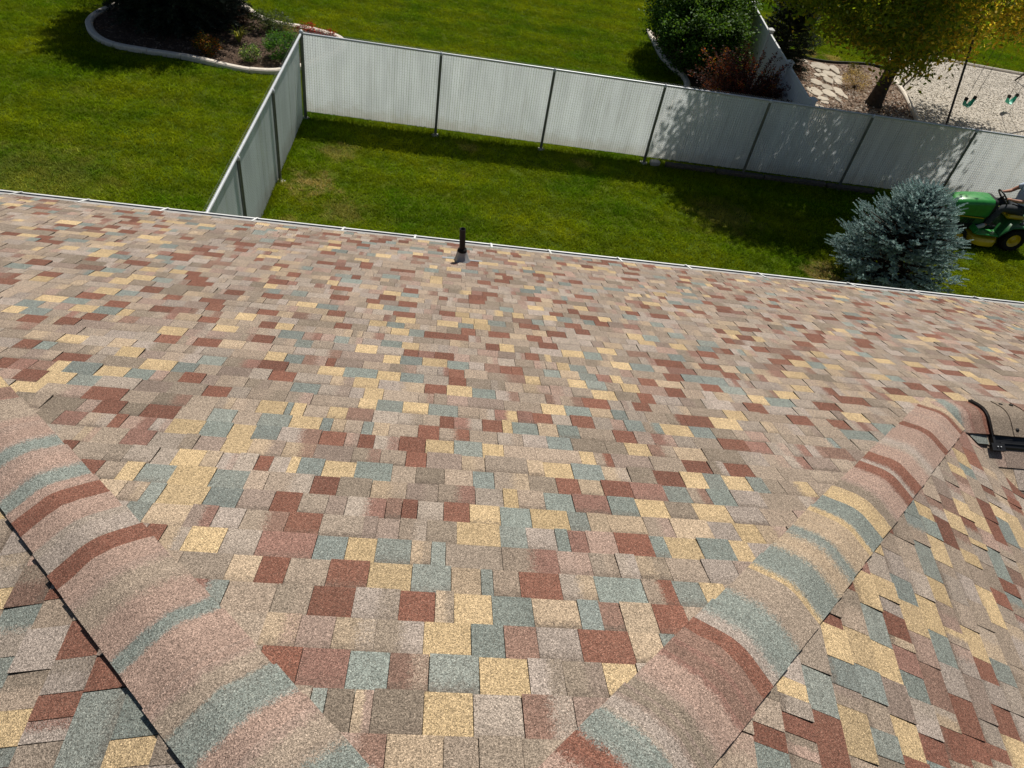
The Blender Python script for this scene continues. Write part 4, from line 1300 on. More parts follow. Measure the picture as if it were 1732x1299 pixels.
def pal(rg, n, cs, jit=0.25):
    c = np.array(cs)[rg.integers(0, len(cs), n)]
    return np.clip(c * rg.uniform(1 - jit, 1 + jit, (n, 1)), 0, 1)


def limbs(name, base, segs, parent, mat):
    b = MB()
    for pts, rads in segs: b.tube(pts, rads, 9)
    return b.put(name, mat, parent)


def build_big_tree():
    t = thing('shade_tree', (12.35, 21.35, 0), 'big leafy tree turning yellow-brown above the mulch and gravel', 'tree')
    rg = random.Random(12)
    base = Vector((12.35, 21.35, 0)); fork = Vector((12.3, 21.15, 1.75))
    b = MB()
    b.tube([base + Vector((0, 0, -0.05)), base + Vector((0, 0, 0.12)), base + Vector((0.0, -0.03, 0.6)), Vector((12.33, 21.22, 1.2)), fork], [0.32, 0.23, 0.185, 0.17, 0.17], 12)
    for (dx, dy, dz, r) in ((-2.4, -1.9, 3.2, 0.12), (0.9, 0.6, 3.6, 0.12), (2.2, 1.2, 2.2, 0.09), (-1.6, 0.9, 3.3, 0.10), (-0.6, -2.0, 2.4, 0.09), (1.3, -1.1, 2.6, 0.085), (-3.3, -0.4, 2.4, 0.08), (3.2, 0.5, 1.5, 0.06)):
        tip = fork + Vector((dx, dy, dz)); mid = fork.lerp(tip, 0.45) + Vector((rg.uniform(-.2, .2), rg.uniform(-.2, .2), 0.3))
        b.tube([fork - Vector((0, 0, 0.1)), fork.lerp(mid, 0.5), mid, mid.lerp(tip, 0.55), tip], [r * 1.25, r, r * 0.75, r * 0.45, r * 0.15], 8)
        for k in range(5):
            s = mid.lerp(tip, rg.uniform(0, 0.8)); e = s + Vector((rg.uniform(-1.1, 1.1), rg.uniform(-1.1, 1.1), rg.uniform(-0.5, 0.6)))
            b.tube([s, s.lerp(e, 0.5) + Vector((0, 0, 0.1)), e], [r * 0.35, r * 0.22, 0.008], 5)
    b.put('trunk', M['bark'], t)
    blobs = [((9.3, 18.6, 5.4), (3.3, 2.6, 3.0)), ((13.2, 21.0, 4.4), (2.6, 2.2, 2.3)), ((14.7, 22.0, 3.4), (2.0, 1.6, 1.3)), ((10.4, 18.9, 3.7), (1.9, 1.6, 1.5)), ((9.95, 18.7, 3.15), (1.5, 1.4, 0.95)), ((11.3, 19.3, 2.7), (1.7, 1.4, 1.05)), ((10.55, 18.75, 2.35), (0.95, 0.75, 0.75)), ((12.4, 20.3, 2.9), (1.5, 1.1, 0.9)), ((13.9, 21.5, 3.0), (1.6, 1.2, 0.9)), ((9.3, 18.6, 5.4), (3.3, 2.6, 3.0)), ((9.2, 18.7, 5.7), (3.2, 2.6, 2.6))]

    def colf(rg, P, tone):
        n = len(P)
        g = pal(rg, n, [(0.17, 0.25, 0.025), (0.22, 0.29, 0.03), (0.26, 0.29, 0.03), (0.13, 0.20, 0.025)])
        y = pal(rg, n, [(0.52, 0.42, 0.06), (0.45, 0.31, 0.05), (0.62, 0.53, 0.11), (0.36, 0.33, 0.045)])
        f = 1 / (1 + np.exp(-((P[:, 0] - 12.6) * 0.75 + tone * 1.2 + rg.normal(size=n) * 0.7)))
        m = (rg.random(n) < f)[:, None]
        return np.where(m, y, g)
    crown('crown', blobs, 1180, 70, 0.27, 0.15, 0.07, colf, M['leaf'], t, 21, 0.5, 0.55, 0.35, keep=lambda x, y, z: z > 1.25 + 0.1 * abs(x - 11.4) + 0.25 * math.sin(x * 5.1))


def spruce(name, label, base, R, H, seed, ntip, cols, shoot_len, group=None, skirt=0.15, needle=0.016, dome=2.0, inner=3, nn=34, fat=0.26, belly=0.0):
    t = thing(name, base, label, 'tree', group)
    rg = np.random.default_rng(seed); rr = random.Random(seed)
    b = MB(); B0 = Vector(base)
    b.tube([B0, B0 + Vector((0, 0, H * 0.5)), B0 + Vector((0, 0, H * 0.93))], [0.075 * R, 0.05 * R, 0.012], 8)
    tips = []; bl = MB()
    ga = math.pi * (3 - math.sqrt(5))
    for i in range(ntip):
        q = (i + 0.5) / ntip
        # height fraction, denser low down
        z = skirt + (H - skirt) * (1 - math.sqrt(1 - q) ** 1.0 if False else q)
        fz = (z - skirt) / (H - skirt)
        prof = max(0.0, 1 - fz ** dome) ** 0.62 * (0.86 + 0.14 * math.sin(fz * 19 + seed))
        if fz < 0.12: prof *= 0.86 + fz
        if belly and fz < 0.4: prof *= 1 - belly * (1 - fz / 0.4) ** 1.5
        r = R * prof * rr.uniform(0.80, 1.13)
        a = i * ga + rr.uniform(-0.2, 0.2)
        o = Vector((math.cos(a), math.sin(a), 0))
        up = -0.12 + 0.95 * fz + rr.uniform(-0.12, 0.2)
        tip = B0 + Vector((0, 0, z)) + o * r
        d = (o + Vector((0, 0, up))).normalized()
        tips.append((tip, d, o, 1.0))
        root_ = B0 + Vector((0, 0, max(0.1, z - r * 0.28)))
        if rr.random() < 0.55: bl.tube([root_, root_.lerp(tip, 0.6) - Vector((0, 0, 0.03)), tip], [0.02 * R, 0.012, 0.004], 5)
    b2 = b.v; tr = b.put('trunk', M['bark'], t)
    bl.put('branches', M['bark'], t)
    SP = []; SD = []; SL = []; SC_ = []
    for (tip, d, o, k) in tips:
        side = d.cross(Vector((0, 0, 1))); side = side.normalized() if side.length > 0.01 else Vector((1, 0, 0))
        vert = side.cross(d)
        sh = []
        sh.append((tip, d, 1.0))
        for s in (-1, 1):
            for j, (ang, back, kk) in enumerate(((0.75, 0.55, 0.8), (0.85, 1.2, 0.85), (0.95, 1.95, 0.8))):
                a2 = ang * rr.uniform(0.8, 1.2)
                dd = (d * math.cos(a2) + side * s * math.sin(a2) + vert * rr.uniform(-0.1, 0.35)).normalized()
                sh.append((tip - d * shoot_len * back, dd, kk * rr.uniform(0.7, 1.1)))
        sh.append((tip - d * shoot_len * 0.8, (d * 0.8 + vert * 0.7).normalized(), 0.75))
        if inner:
            for q in range(inner):
                sh.append((tip - d * shoot_len * rr.uniform(2.2, 4.2) + side * rr.uniform(-1, 1) * shoot_len * 0.8, (d + side * rr.uniform(-.8, .8) + vert * rr.uniform(-.4, .4)).normalized(), 0.9))
        base_c = rr.uniform(0.8, 1.15)
        for (p, dd, kk) in sh:
            SP.append(p); SD.append(dd); SL.append(shoot_len * kk * rr.uniform(0.8, 1.2)); SC_.append(base_c * rr.uniform(0.85, 1.15))
    SP = np.array([tuple(p) for p in SP]); SD = np.array([tuple(p) for p in SD]); SL = np.array(SL); SC_ = np.array(SC_)
    m = len(SP)
    ref = np.where(np.abs(SD[:, 2:3]) > 0.9, np.array([[1.0, 0, 0]]), np.array([[0, 0, 1.0]]))
    A = np.cross(SD, ref); A /= np.linalg.norm(A, axis=1)[:, None]; Bv = np.cross(SD, A)
    f = np.tile((np.arange(nn) + 0.5) / nn, m); ang = np.tile(np.arange(nn) * 2.39996, m) + rg.random(m * nn) * 0.8
    rep = lambda x: np.repeat(x, nn, 0)
    rad = (rep(A) * np.cos(ang)[:, None] + rep(Bv) * np.sin(ang)[:, None])
    axis = rep(SD) * (0.55 + 0.6 * f)[:, None] + rad * (1.0 - 0.35 * f)[:, None]
    nl = needle * (1.0 - 0.35 * np.abs(f - 0.4)) * rg.uniform(0.85, 1.15, m * nn)
    P = rep(SP) + rep(SD) * (f * rep(SL))[:, None]
    axis /= np.linalg.norm(axis, axis=1)[:, None]
    Pc = P + axis * (nl * 0.5)[:, None]
    c = np.array(cols)[rg.integers(0, len(cols), m)]
    cc = np.clip(rep(c) * rep(SC_)[:, None] * rg.uniform(0.85, 1.15, (m * nn, 1)), 0, 1)
    Nn = rg.normal(size=(m * nn, 3)) * 0.5 + rad
    leaf_mesh('crown', Pc, axis, Nn, nl, np.full(m * nn, needle * fat), cc, M['needle'], t)
    return t


def build_conifers():
    spruce('blue_spruce', 'round silvery blue spruce standing on the lawn beside the gutter', (8.72, 11.88, 0), 1.19, 2.12, 3, 520, [(0.33, 0.45, 0.43), (0.38, 0.49, 0.47), (0.28, 0.40, 0.375)], 0.135, needle=0.028, dome=2.3, inner=2, nn=56, fat=0.40)
    spruce('spruce_tree', 'dark spruce filling the back of the kerbed flower bed', (-7.25, 20.6, 0), 2.55, 4.8, 8, 1300, [(0.028, 0.045, 0.030), (0.040, 0.062, 0.040), (0.055, 0.075, 0.055), (0.022, 0.036, 0.022)], 0.19, skirt=0.10, needle=0.055, dome=2.2, belly=0.32)
    spruce('spruce_tree', 'dark conical conifer behind the white vinyl fence', (10.0, 23.6, 0), 1.0, 3.0, 15, 420, [(0.020, 0.036, 0.016), (0.030, 0.050, 0.020)], 0.13, needle=0.045, skirt=0.05, dome=1.8)
    # beyond the left edge of the view; only their shade reaches the lawn
    spruce('spruce_tree', 'dark spruce at the top left whose shade falls across the lawn', (-11.2, 23.4, 0), 1.7, 4.4, 31, 260, [(0.028, 0.045, 0.030), (0.045, 0.066, 0.04)], 0.17, needle=0.05, dome=1.3)


def shrub(name, label, cat, base, blobs, n, per, spread, ln, wd, cs, seed, mat='leaf_dense', stems=9, group=None, hang=0.1, shell=0.6, jit=0.3):
    t = thing(name, base, label, cat, group)
    rr = random.Random(seed); b = MB(); B0 = Vector(base)
    for i in range(stems):
        bb = rr.choice(blobs); u = Vector((rr.gauss(0, 1), rr.gauss(0, 1), abs(rr.gauss(0, 1)))).normalized()
        tip = Vector(bb[0]) + Vector((u.x * bb[1][0], u.y * bb[1][1], u.z * bb[1][2])) * 0.9
        r = max(0.004, 0.02 * max(bb[1]))
        s = B0 + Vector((rr.uniform(-.06, .06), rr.uniform(-.06, .06), 0)) * max(bb[1])
        b.tube([s, s.lerp(tip, 0.5) + Vector((0, 0, 0.12 * bb[1][2])), tip], [r, r * 0.6, r * 0.2], 5)
    b.put('stems', M['bark'], t)

    def colf(rg, P, tone):
        return np.clip(pal(rg, len(P), cs, jit) * (1 + 0.18 * tone)[:, None], 0.004, 1)
    crown('leaves', blobs, n, per, spread, ln, wd, colf, M[mat], t, seed, shell, 0.8, hang, keep=lambda x, y, z: z > 0.03)
    return t


def build_shrubs():
    shrub('green_shrub', 'big dense green shrub left of the white vinyl fence', 'shrub', (6.9, 23.0, 0), [((6.75, 21.9, 1.25), (1.2, 1.1, 1.0)), ((7.35, 21.7, 1.0), (0.8, 0.9, 0.8)), ((6.35, 22.8, 1.45), (1.05, 1.0, 1.1)), ((7.3, 22.9, 1.6), (1.1, 1.0, 1.15)), ((6.9, 23.9, 1.9), (1.3, 1.1, 1.2)), ((6.35, 21.6, 0.95), (0.75, 0.7, 0.65))], 430, 130, 0.15, 0.09, 0.055, [(0.06, 0.13, 0.018), (0.08, 0.165, 0.024), (0.045, 0.105, 0.02), (0.10, 0.175, 0.034)], 5, stems=14)
    # arching barberry
    t = thing('barberry_bush', (7.25, 18.35, 0), 'dark red barberry bush with arching twigs by the vinyl fence', 'shrub')
    rr = random.Random(9); b = MB(); P = []; D = []; Cc = []
    for i in range(330):
        a = rr.uniform(0, 6.28); L = rr.uniform(0.8, 1.75); o = Vector((math.cos(a), math.sin(a), 0)); B0 = Vector((7.25, 18.35, 0)) + o * 0.12
        lean = rr.uniform(0.25, 1.0)
        pts = [B0 + o * (lean * L * q * q * 0.95 + 0.1 * q) + Vector((0, 0, L * (1.25 * q - 0.42 * lean * q * q))) for q in (0, 0.25, 0.5, 0.75, 1.0)]
        b.tube(pts, [0.008, 0.007, 0.005, 0.004, 0.002], 4)
        red = rr.random()
        for k in range(120):
            q = rr.uniform(0.22, 1.0) * 4; j = min(int(q), 3); p = pts[j].lerp(pts[j + 1], q - j)
            P.append(p + Vector((rr.gauss(0, .03), rr.gauss(0, .03), rr.gauss(0, .03)))); D.append((rr.gauss(0, 1), rr.gauss(0, 1), rr.gauss(0, .6)))
            c = rr.choice([(0.095, 0.028, 0.034), (0.07, 0.026, 0.032), (0.115, 0.036, 0.034), (0.06, 0.03, 0.03)])
            if red < 0.16: c = rr.choice([(0.36, 0.075, 0.04), (0.25, 0.055, 0.035), (0.22, 0.14, 0.03)])
            Cc.append(c)
    b.put('twigs', M['bark'], t)
    rg = np.random.default_rng(2); P = np.array([tuple(p) for p in P]); D = np.array(D)
    leaf_mesh('leaves', P, D, unit(rg, len(P)) + np.array([0, 0, .6]), np.full(len(P), 0.05), np.full(len(P), 0.03), np.array(Cc), M['leaf'], t)
    # small plants in the flower bed
    shrub('flowering_plant', 'orange-red flowering plant by the kerb under the dark spruce', 'plant', (-6.05, 18.62, 0.03), [((-6.0, 18.55, 0.26), (0.28, 0.26, 0.24))], 60, 24, 0.05, 0.05, 0.026, [(0.08, 0.11, 0.02), (0.16, 0.12, 0.03), (0.42, 0.13, 0.03), (0.10, 0.09, 0.02)], 71, 'leaf', 7)
    shrub('flowering_plant', 'low red flowering plant against the far kerb behind the corner post', 'plant', (-4.0, 20.75, 0.03), [((-4.0, 20.75, 0.16), (0.3, 0.18, 0.14)), ((-3.5, 20.65, 0.14), (0.25, 0.15, 0.12))], 60, 20, 0.04, 0.035, 0.022, [(0.30, 0.02, 0.02), (0.22, 0.02, 0.02), (0.05, 0.07, 0.02), (0.40, 0.03, 0.03)], 72, 'leaf', 8)
    shrub('leafy_plant', 'small pale-edged green plant in the middle of the bed front', 'plant', (-4.98, 18.5, 0.03), [((-4.98, 18.5, 0.22), (0.23, 0.23, 0.2))], 46, 22, 0.045, 0.055, 0.022, [(0.08, 0.16, 0.04), (0.12, 0.21, 0.07), (0.38, 0.45, 0.26), (0.05, 0.11, 0.03)], 73, 'leaf', 7)
    shrub('leafy_plant', 'bushy dark green plant beside the side fence rail', 'plant', (-4.2, 18.95, 0.03), [((-4.25, 18.85, 0.36), (0.44, 0.42, 0.34))], 130, 28, 0.06, 0.06, 0.022, [(0.06, 0.16, 0.03), (0.08, 0.20, 0.04), (0.045, 0.12, 0.025)], 74, 'leaf', 9)
    shrub('leafy_plant', 'wide grey-green clump spilling over the far kerb', 'plant', (-4.95, 20.6, 0.03), [((-5.2, 20.6, 0.25), (0.3, 0.3, 0.24)), ((-4.7, 20.55, 0.28), (0.32, 0.3, 0.26))], 90, 26, 0.055, 0.085, 0.02, [(0.085, 0.125, 0.065), (0.12, 0.16, 0.09), (0.05, 0.08, 0.04)], 75, 'leaf', 10)
    shrub('leafy_plant', 'dusty brownish plant between the far clump and the corner post', 'plant', (-4.3, 20.2, 0.03), [((-4.3, 20.2, 0.18), (0.3, 0.25, 0.16))], 50, 18, 0.05, 0.05, 0.018, [(0.17, 0.15, 0.08), (0.23, 0.18, 0.11), (0.11, 0.13, 0.05)], 76, 'leaf', 7)
    shrub('leafy_plant', 'small dark reddish shrub at the edge of the spruce shade', 'plant', (-5.72, 20.9, 0.03), [((-5.72, 20.9, 0.3), (0.24, 0.24, 0.28))], 46, 20, 0.05, 0.04, 0.02, [(0.06, 0.03, 0.025), (0.045, 0.035, 0.02), (0.09, 0.04, 0.03)], 77, 'leaf', 8)
    # strappy yellow-green tuft
    t = thing('grass_tuft', (-5.5, 19.55, 0.03), 'yellow-green strappy tuft alone on the brown bed', 'plant'); b = MB(); rr = random.Random(6)
    for i in range(60):
        a = rr.uniform(0, 6.28); L = rr.uniform(0.28, 0.52); o = Vector((math.cos(a), math.sin(a), 0)); s = Vector((-o.y, o.x, 0)) * 0.008
        B0 = Vector((-5.5, 19.55, 0.03)) + o * 0.02; ln = rr.uniform(0.3, 0.9)
        p1 = B0 + o * L * ln * 0.4 + Vector((0, 0, L * 0.7)); p2 = B0 + o * L * ln + Vector((0, 0, L * rr.uniform(0.55, 0.9)))
        c = rr.choice([(0.32, 0.35, 0.08), (0.45, 0.45, 0.16), (0.18, 0.24, 0.05)])
        b.add([B0 - s, B0 + s, p1 + s, p1 - s, p2], [(0, 1, 2, 3), (3, 2, 4)], c)
    b.put('blades', M['leaf'], t, colname='col')
    # feathery pale shrub and a low plant on the mulch
    shrub('dried_shrub', 'pale twiggy shrub on the mulch between path and tree trunk', 'plant', (12.15, 22.45, 0.02), [((12.15, 22.45, 0.28), (0.4, 0.4, 0.28))], 70, 22, 0.06, 0.07, 0.012, [(0.30, 0.23, 0.16), (0.38, 0.30, 0.22), (0.24, 0.18, 0.12)], 81, 'leaf', 14)
    shrub('leafy_plant', 'low olive plant by the black edging strip near the tree', 'plant', (12.6, 23.85, 0.02), [((12.6, 23.85, 0.15), (0.2, 0.2, 0.14))], 30, 18, 0.04, 0.05, 0.02, [(0.07, 0.08, 0.02), (0.10, 0.08, 0.025)], 82, 'leaf', 5)
    # green shrub north of the view that shades the lawn's top edge
    shrub('green_shrub', 'green shrub on the far lawn whose shade shows at the top edge', 'shrub', (6.6, 30.6, 0), [((6.6, 30.6, 1.5), (2.2, 1.3, 1.5))], 120, 40, 0.2, 0.12, 0.07, [(0.045, 0.10, 0.016), (0.06, 0.12, 0.02)], 55, stems=6)
    # flower pot by the vinyl post
    b = MB(); c = (8.55, 16.75, 0.0)
    b.lathe(c, [(0.20, 0.0), (0.25, 0.22), (0.285, 0.40), (0.30, 0.40), (0.30, 0.44), (0.26, 0.44), (0.24, 0.36)], n=20, caps=False); b.lathe(c, [(0.001, 0.36), (0.245, 0.365)], n=20, caps=False)
    tag(b.put('planter', M['planter'], origin=c), 'round grey-blue planter behind the fence beside the flagstones', 'planter')


# ------------------------------------------------------------------ swing set
def build_swings():
    ax = Vector((13.36, 20.2, 3.0)); dr = Vector((2.1, 1.17, 0)).normalized()
    f = thing('swing_set', (15.5, 21.8, 0), 'dark metal swing frame standing on the pale gravel', 'swing set')
    ex = ax + dr * 7.6; pr = Vector((-dr.y, dr.x, 0))
    b = MB(); b.tube([ax - dr * 0.08, ex + dr * 0.08], 0.032, 10); b.put('top_beam', M['swing_steel'], f)
    for e, feet in ((ax, (Vector((14.09, 23.23, 0)), Vector((13.62, 19.38, 0)))), (ex, (ex + pr * 1.7 - Vector((0, 0, 3.0)), ex - pr * 1.4 - Vector((0, 0, 3.0))))):
        for ft in feet:
            b = MB(); b.tube([ft, e], 0.030, 10); b.put('leg', M['swing_steel'], f)
    labels = ['green belt swing hanging nearest the leaning dark leg', 'green belt swing hanging further right along the beam']
    for i, k in enumerate((1.85, 4.26)):
        c = ax + dr * k; s = thing('swing', (c.x, c.y, 2.95), labels[i], 'swing', 'green belt swings over the gravel')
        zs = (0.62, 0.48)[i]; wv = 0.25
        b = MB(); rings = []
        for j in range(13):
            q = -1 + 2 * j / 12; x = wv * q * (1 - 0.12 * q * q); z = zs - 0.21 * (1 - abs(q) ** 2.2)
            P = Vector((c.x, c.y, z)) + dr * x; tq = Vector((0, 0, 1)) * 0.012
            wdt = 0.07 if abs(q) < 0.8 else 0.05
            rings.append([P - pr * wdt, P - pr * wdt + tq, P + pr * wdt + tq, P + pr * wdt])
        b.loft(rings, True, True, smooth=False); b.put('seat', M['swing_green'], s)
        for sg in (-1, 1):
            e = Vector((c.x, c.y, zs)) + dr * wv * 0.88 * sg
            b = MB(); b.bevbox(e + Vector((0, 0, 0.04)), (0.025, 0.11, 0.10), 0.008, Matrix.Rotation(math.atan2(dr.y, dr.x), 3, 'Z')); b.put('end_clamp', M['black_plastic'], s)
            top = Vector((c.x, c.y, 2.97)) + dr * (wv * 1.15) * sg
            b = MB(); n = 64
            for j in range(n):
                p = (e + Vector((0, 0, 0.1))).lerp(top, j / n); q = (e + Vector((0, 0, 0.1))).lerp(top, (j + 1) / n); m = (p + q) / 2
                w_ = (dr if j % 2 else pr) * 0.009; up = (q - p) * 0.62
                b.tube([m - up + w_, m + up + w_, m + up - w_, m - up - w_], 0.0032, 4, closed=True, caps=False)
            b.put('chain', M['swing_steel'], s)


build_fences()
build_big_tree()
build_conifers()
build_shrubs()
build_swings()

# ------------------------------------------------------------------ riding mower and rider
MO = Vector((12.53, 14.19, 0))


def W(fx, ly, z): return Vector((MO.x - fx, MO.y - ly, z))


def sect(fx, hw, z0, z1, r, crown_=0.0, n=5):
    """rounded cross-section across the mower"""
    pts = []
    for cx, cz, a0 in ((hw - r, z0 + 0.02, -90), (hw - r, z1 - r, 0), (-hw + r, z1 - r, 90), (-hw + r, z0 + 0.02, 180)):
        rr_ = 0.02 if a0 in (-90, 180) else r
        for j in range(n):
            a = math.radians(a0 + 90 * j / (n - 1))
            x = cx + (r - rr_) * (1 if cx > 0 else -1) * (1 if rr_ != r else 0) + rr_ * math.cos(a); z = cz + rr_ * math.sin(a)
            pts.append(W(fx, x, z + crown_ * (1 - (x / hw) ** 2) * (1 if z > (z0 + z1) / 2 else 0)))
    return pts


def build_mower():
    t = thing('riding_mower', MO, 'green and yellow riding lawn mower half hidden behind the blue spruce', 'lawn mower')
    b = MB()
    b.loft([sect(fx, hw, z0, z1, r, 0.02) for fx, hw, z0, z1, r in ((0.72, 0.215, 0.64, 0.985, 0.07), (0.78, 0.235, 0.63, 0.995, 0.09), (1.05, 0.245, 0.62, 0.985, 0.10), (1.35, 0.24, 0.61, 0.955, 0.11), (1.55, 0.225, 0.60, 0.91, 0.11), (1.64, 0.20, 0.59, 0.85, 0.10), (1.675, 0.16, 0.60, 0.77, 0.07))])
    hood = b.put('hood', M['green'], t)
    b = MB(); b.loft([sect(fx, hw, z0, z1, 0.03) for fx, hw, z0, z1 in ((0.74, 0.205, 0.34, 0.645), (1.3, 0.215, 0.34, 0.635), (1.62, 0.195, 0.36, 0.61))], smooth=False); b.put('side_panel', M['dark_green'], t)
    for sg in (-1, 1):
        b = MB(); b.box(W(1.12, sg * 0.218, 0.585), (0.66, 0.006, 0.016)); b.put('side_stripe', M['yellow'], t)
        b = MB(); b.ellipsoid(W(1.655, sg * 0.10, 0.76), (0.025, 0.055, 0.035), 12, 6); b.put('headlight', M['shoe'], hood)
        for k in range(5):
            b = MB(); b.box(W(1.0 + k * 0.06, sg * 0.216, 0.48), (0.03, 0.008, 0.14), Matrix.Rotation(0.3, 3, 'Y')); b.put('vent_slot', M['dark'], t)
    b = MB(); b.bevbox(W(0.62, 0, 0.37), (1.95, 0.44, 0.14), 0.02); b.put('chassis', M['dark'], t)
    b = MB(); b.loft([sect(fx, hw, z0, z1, 0.05) for fx, hw, z0, z1 in ((0.60, 0.17, 0.42, 0.92), (0.66, 0.20, 0.40, 1.0), (0.735, 0.215, 0.40, 1.0))]); b.put('dashboard', M['dark'], t)
    b = MB(); b.tube([W(0.64, 0, 0.9), W(0.52, 0, 1.02)], 0.022, 8)
    b.put('steering_column', M['dark'], t)
    b = MB(); c = W(0.50, 0, 1.04); nrm = (W(0.50, 0, 1.04) - W(0.64, 0, 0.9)).normalized(); a = Vector((0, 1, 0)); a2 = nrm.cross(a)
    b.tube([c + (a * math.cos(q) + a2 * math.sin(q)) * 0.175 for q in [2 * math.pi * j / 28 for j in range(28)]], 0.016, 8, closed=True)
    for q in (0.3, 2.4, 4.5): b.tube([c - nrm * 0.02, c + (a * math.cos(q) + a2 * math.sin(q)) * 0.17], 0.011, 6)
    b.lathe(c - nrm * 0.035, [(0.045, 0), (0.045, 0.03), (0.02, 0.04)], nrm, 14)
    b.put('steering_wheel', M['dark'], t)
    # fenders, footboards, seat
    b = MB(); prof = [(-0.42, 0.50), (-0.40, 0.585), (-0.30, 0.62), (0.05, 0.63), (0.24, 0.60), (0.36, 0.47), (0.44, 0.36)]
    top = []; rings = []
    for fx, z in prof: rings.append([W(fx, -0.52, z - 0.03), W(fx, -0.53, z - 0.01), W(fx, -0.50, z + 0.012), W(fx, 0.50, z + 0.012), W(fx, 0.53, z - 0.01), W(fx, 0.52, z - 0.03)])
    b.loft(rings, True, True); b.put('fender', M['dark_green'], t)
    for sg in (-1, 1):
        b = MB(); b.bevbox(W(0.70, sg * 0.37, 0.345), (0.56, 0.27, 0.035), 0.012); b.bevbox(W(0.99, sg * 0.37, 0.40), (0.035, 0.26, 0.13), 0.012, Matrix.Rotation(0.5, 3, 'Y')); b.put('footboard', M['green'], t)
        b = MB(); b.bevbox(W(-0.05, sg * 0.40, 0.66), (0.20, 0.07, 0.05), 0.015); b.put('fender_trim', M['grey_plastic'], t)
    b = MB(); b.bevbox(W(0.08, 0, 0.685), (0.42, 0.46, 0.10), 0.035)
    st = b.put('seat', M['yellow'], t)
    b = MB(); b.bevbox(W(-0.19, 0, 0.88), (0.10, 0.44, 0.36), 0.035, Matrix.Rotation(-0.2, 3, 'Y')); b.put('backrest', M['yellow'], st)
    # cutting deck
    b = MB(); rings = []
    for z, k in ((0.10, 1.0), (0.20, 1.0), (0.245, 0.97), (0.265, 0.88), (0.268, 0.2)):
        ring = []
        for j in range(36):
            q = 2 * math.pi * j / 36; x = 0.36 * k * math.copysign(abs(math.cos(q)) ** 0.75, math.cos(q)); y = 0.56 * k * math.copysign(abs(math.sin(q)) ** 0.6, math.sin(q))
            ring.append(W(0.66 + x, y, z))
        rings.append(ring)
    b.loft(rings, False, True); deck = b.put('mower_deck', M['yellow'], t)
    b = MB(); b.bevbox(W(0.62, -0.62, 0.19), (0.34, 0.2, 0.10), 0.02, Matrix.Rotation(0.25, 3, 'X')); b.put('discharge_chute', M['dark'], deck)
    for sg in (-1, 1):
        b = MB(); b.lathe(W(1.03, sg * 0.5, 0.07), [(0.03, -0.02), (0.06, -0.015), (0.06, 0.015), (0.03, 0.02)], (0, 1, 0), 12); b.put('gauge_wheel', M['dark'], deck)
    # wheels
    for fx, tr, r, wd in ((0.0, 0.385, 0.265, 0.235), (1.27, 0.385, 0.185, 0.155)):
        for sg in (-1, 1):
            wl = thing('wheel', W(fx, sg * tr, r), parent=t)
            b = MB(); h = wd / 2; ri = r * 0.56
            b.lathe(W(fx, sg * tr, r), [(ri, -h * 0.72), (r * 0.82, -h), (r * 0.95, -h * 0.82), (r, -h * 0.45), (r, h * 0.45), (r * 0.95, h * 0.82), (r * 0.82, h), (ri, h * 0.72), (ri * 0.98, 0)], (0, 1, 0), 32, caps=False)
            nl = 22
            for k in range(nl):
                a = 2 * math.pi * k / nl
                for s2 in (-1, 1):
                    p = W(fx, sg * tr, r) + Vector((math.cos(a + 0.07 * s2) * r * 0.995, s2 * h * 0.42, math.sin(a + 0.07 * s2) * r * 0.995))
                    b.box(p, (0.016, h * 0.8, 0.02), Matrix.Rotation(-a + math.pi / 2, 3, 'Y') @ Matrix.Rotation(0.35 * s2, 3, 'Z'))
            b.put('tyre', M['rubber'], wl)
            b = MB(); o = -1 if sg > 0 else 1   # outer side
            b.lathe(W(fx, sg * tr, r), [(ri * 0.99, o * h * 0.72), (ri * 0.93, o * h * 0.70), (ri * 0.86, o * h * 0.42), (ri * 0.42, o * h * 0.36), (ri * 0.36, o * h * 0.55), (ri * 0.20, o * h * 0.60), (0.004, o * h * 0.62)], (0, 1, 0), 28, caps=False)
            b.put('rim', M['yellow'], wl)
    return t


def skin_obj(name, V, E, Rr, mat, parent, sub=2):
    me = bpy.data.meshes.new(name); org = ORG[parent.name]
    me.from_pydata([tuple(Vector(p) - org) for p in V], E, [])
    me.materials.append(mat)
    o = link(name, me, parent)
    sk = o.modifiers.new('skin', 'SKIN'); sk.use_smooth_shade = True
    for i, r in enumerate(Rr):
        d = me.skin_vertices[0].data[i]; d.radius = r if isinstance(r, tuple) else (r, r); d.use_root = (i == 0)
    s = o.modifiers.new('subsurf', 'SUBSURF'); s.levels = sub; s.render_levels = sub
    return o


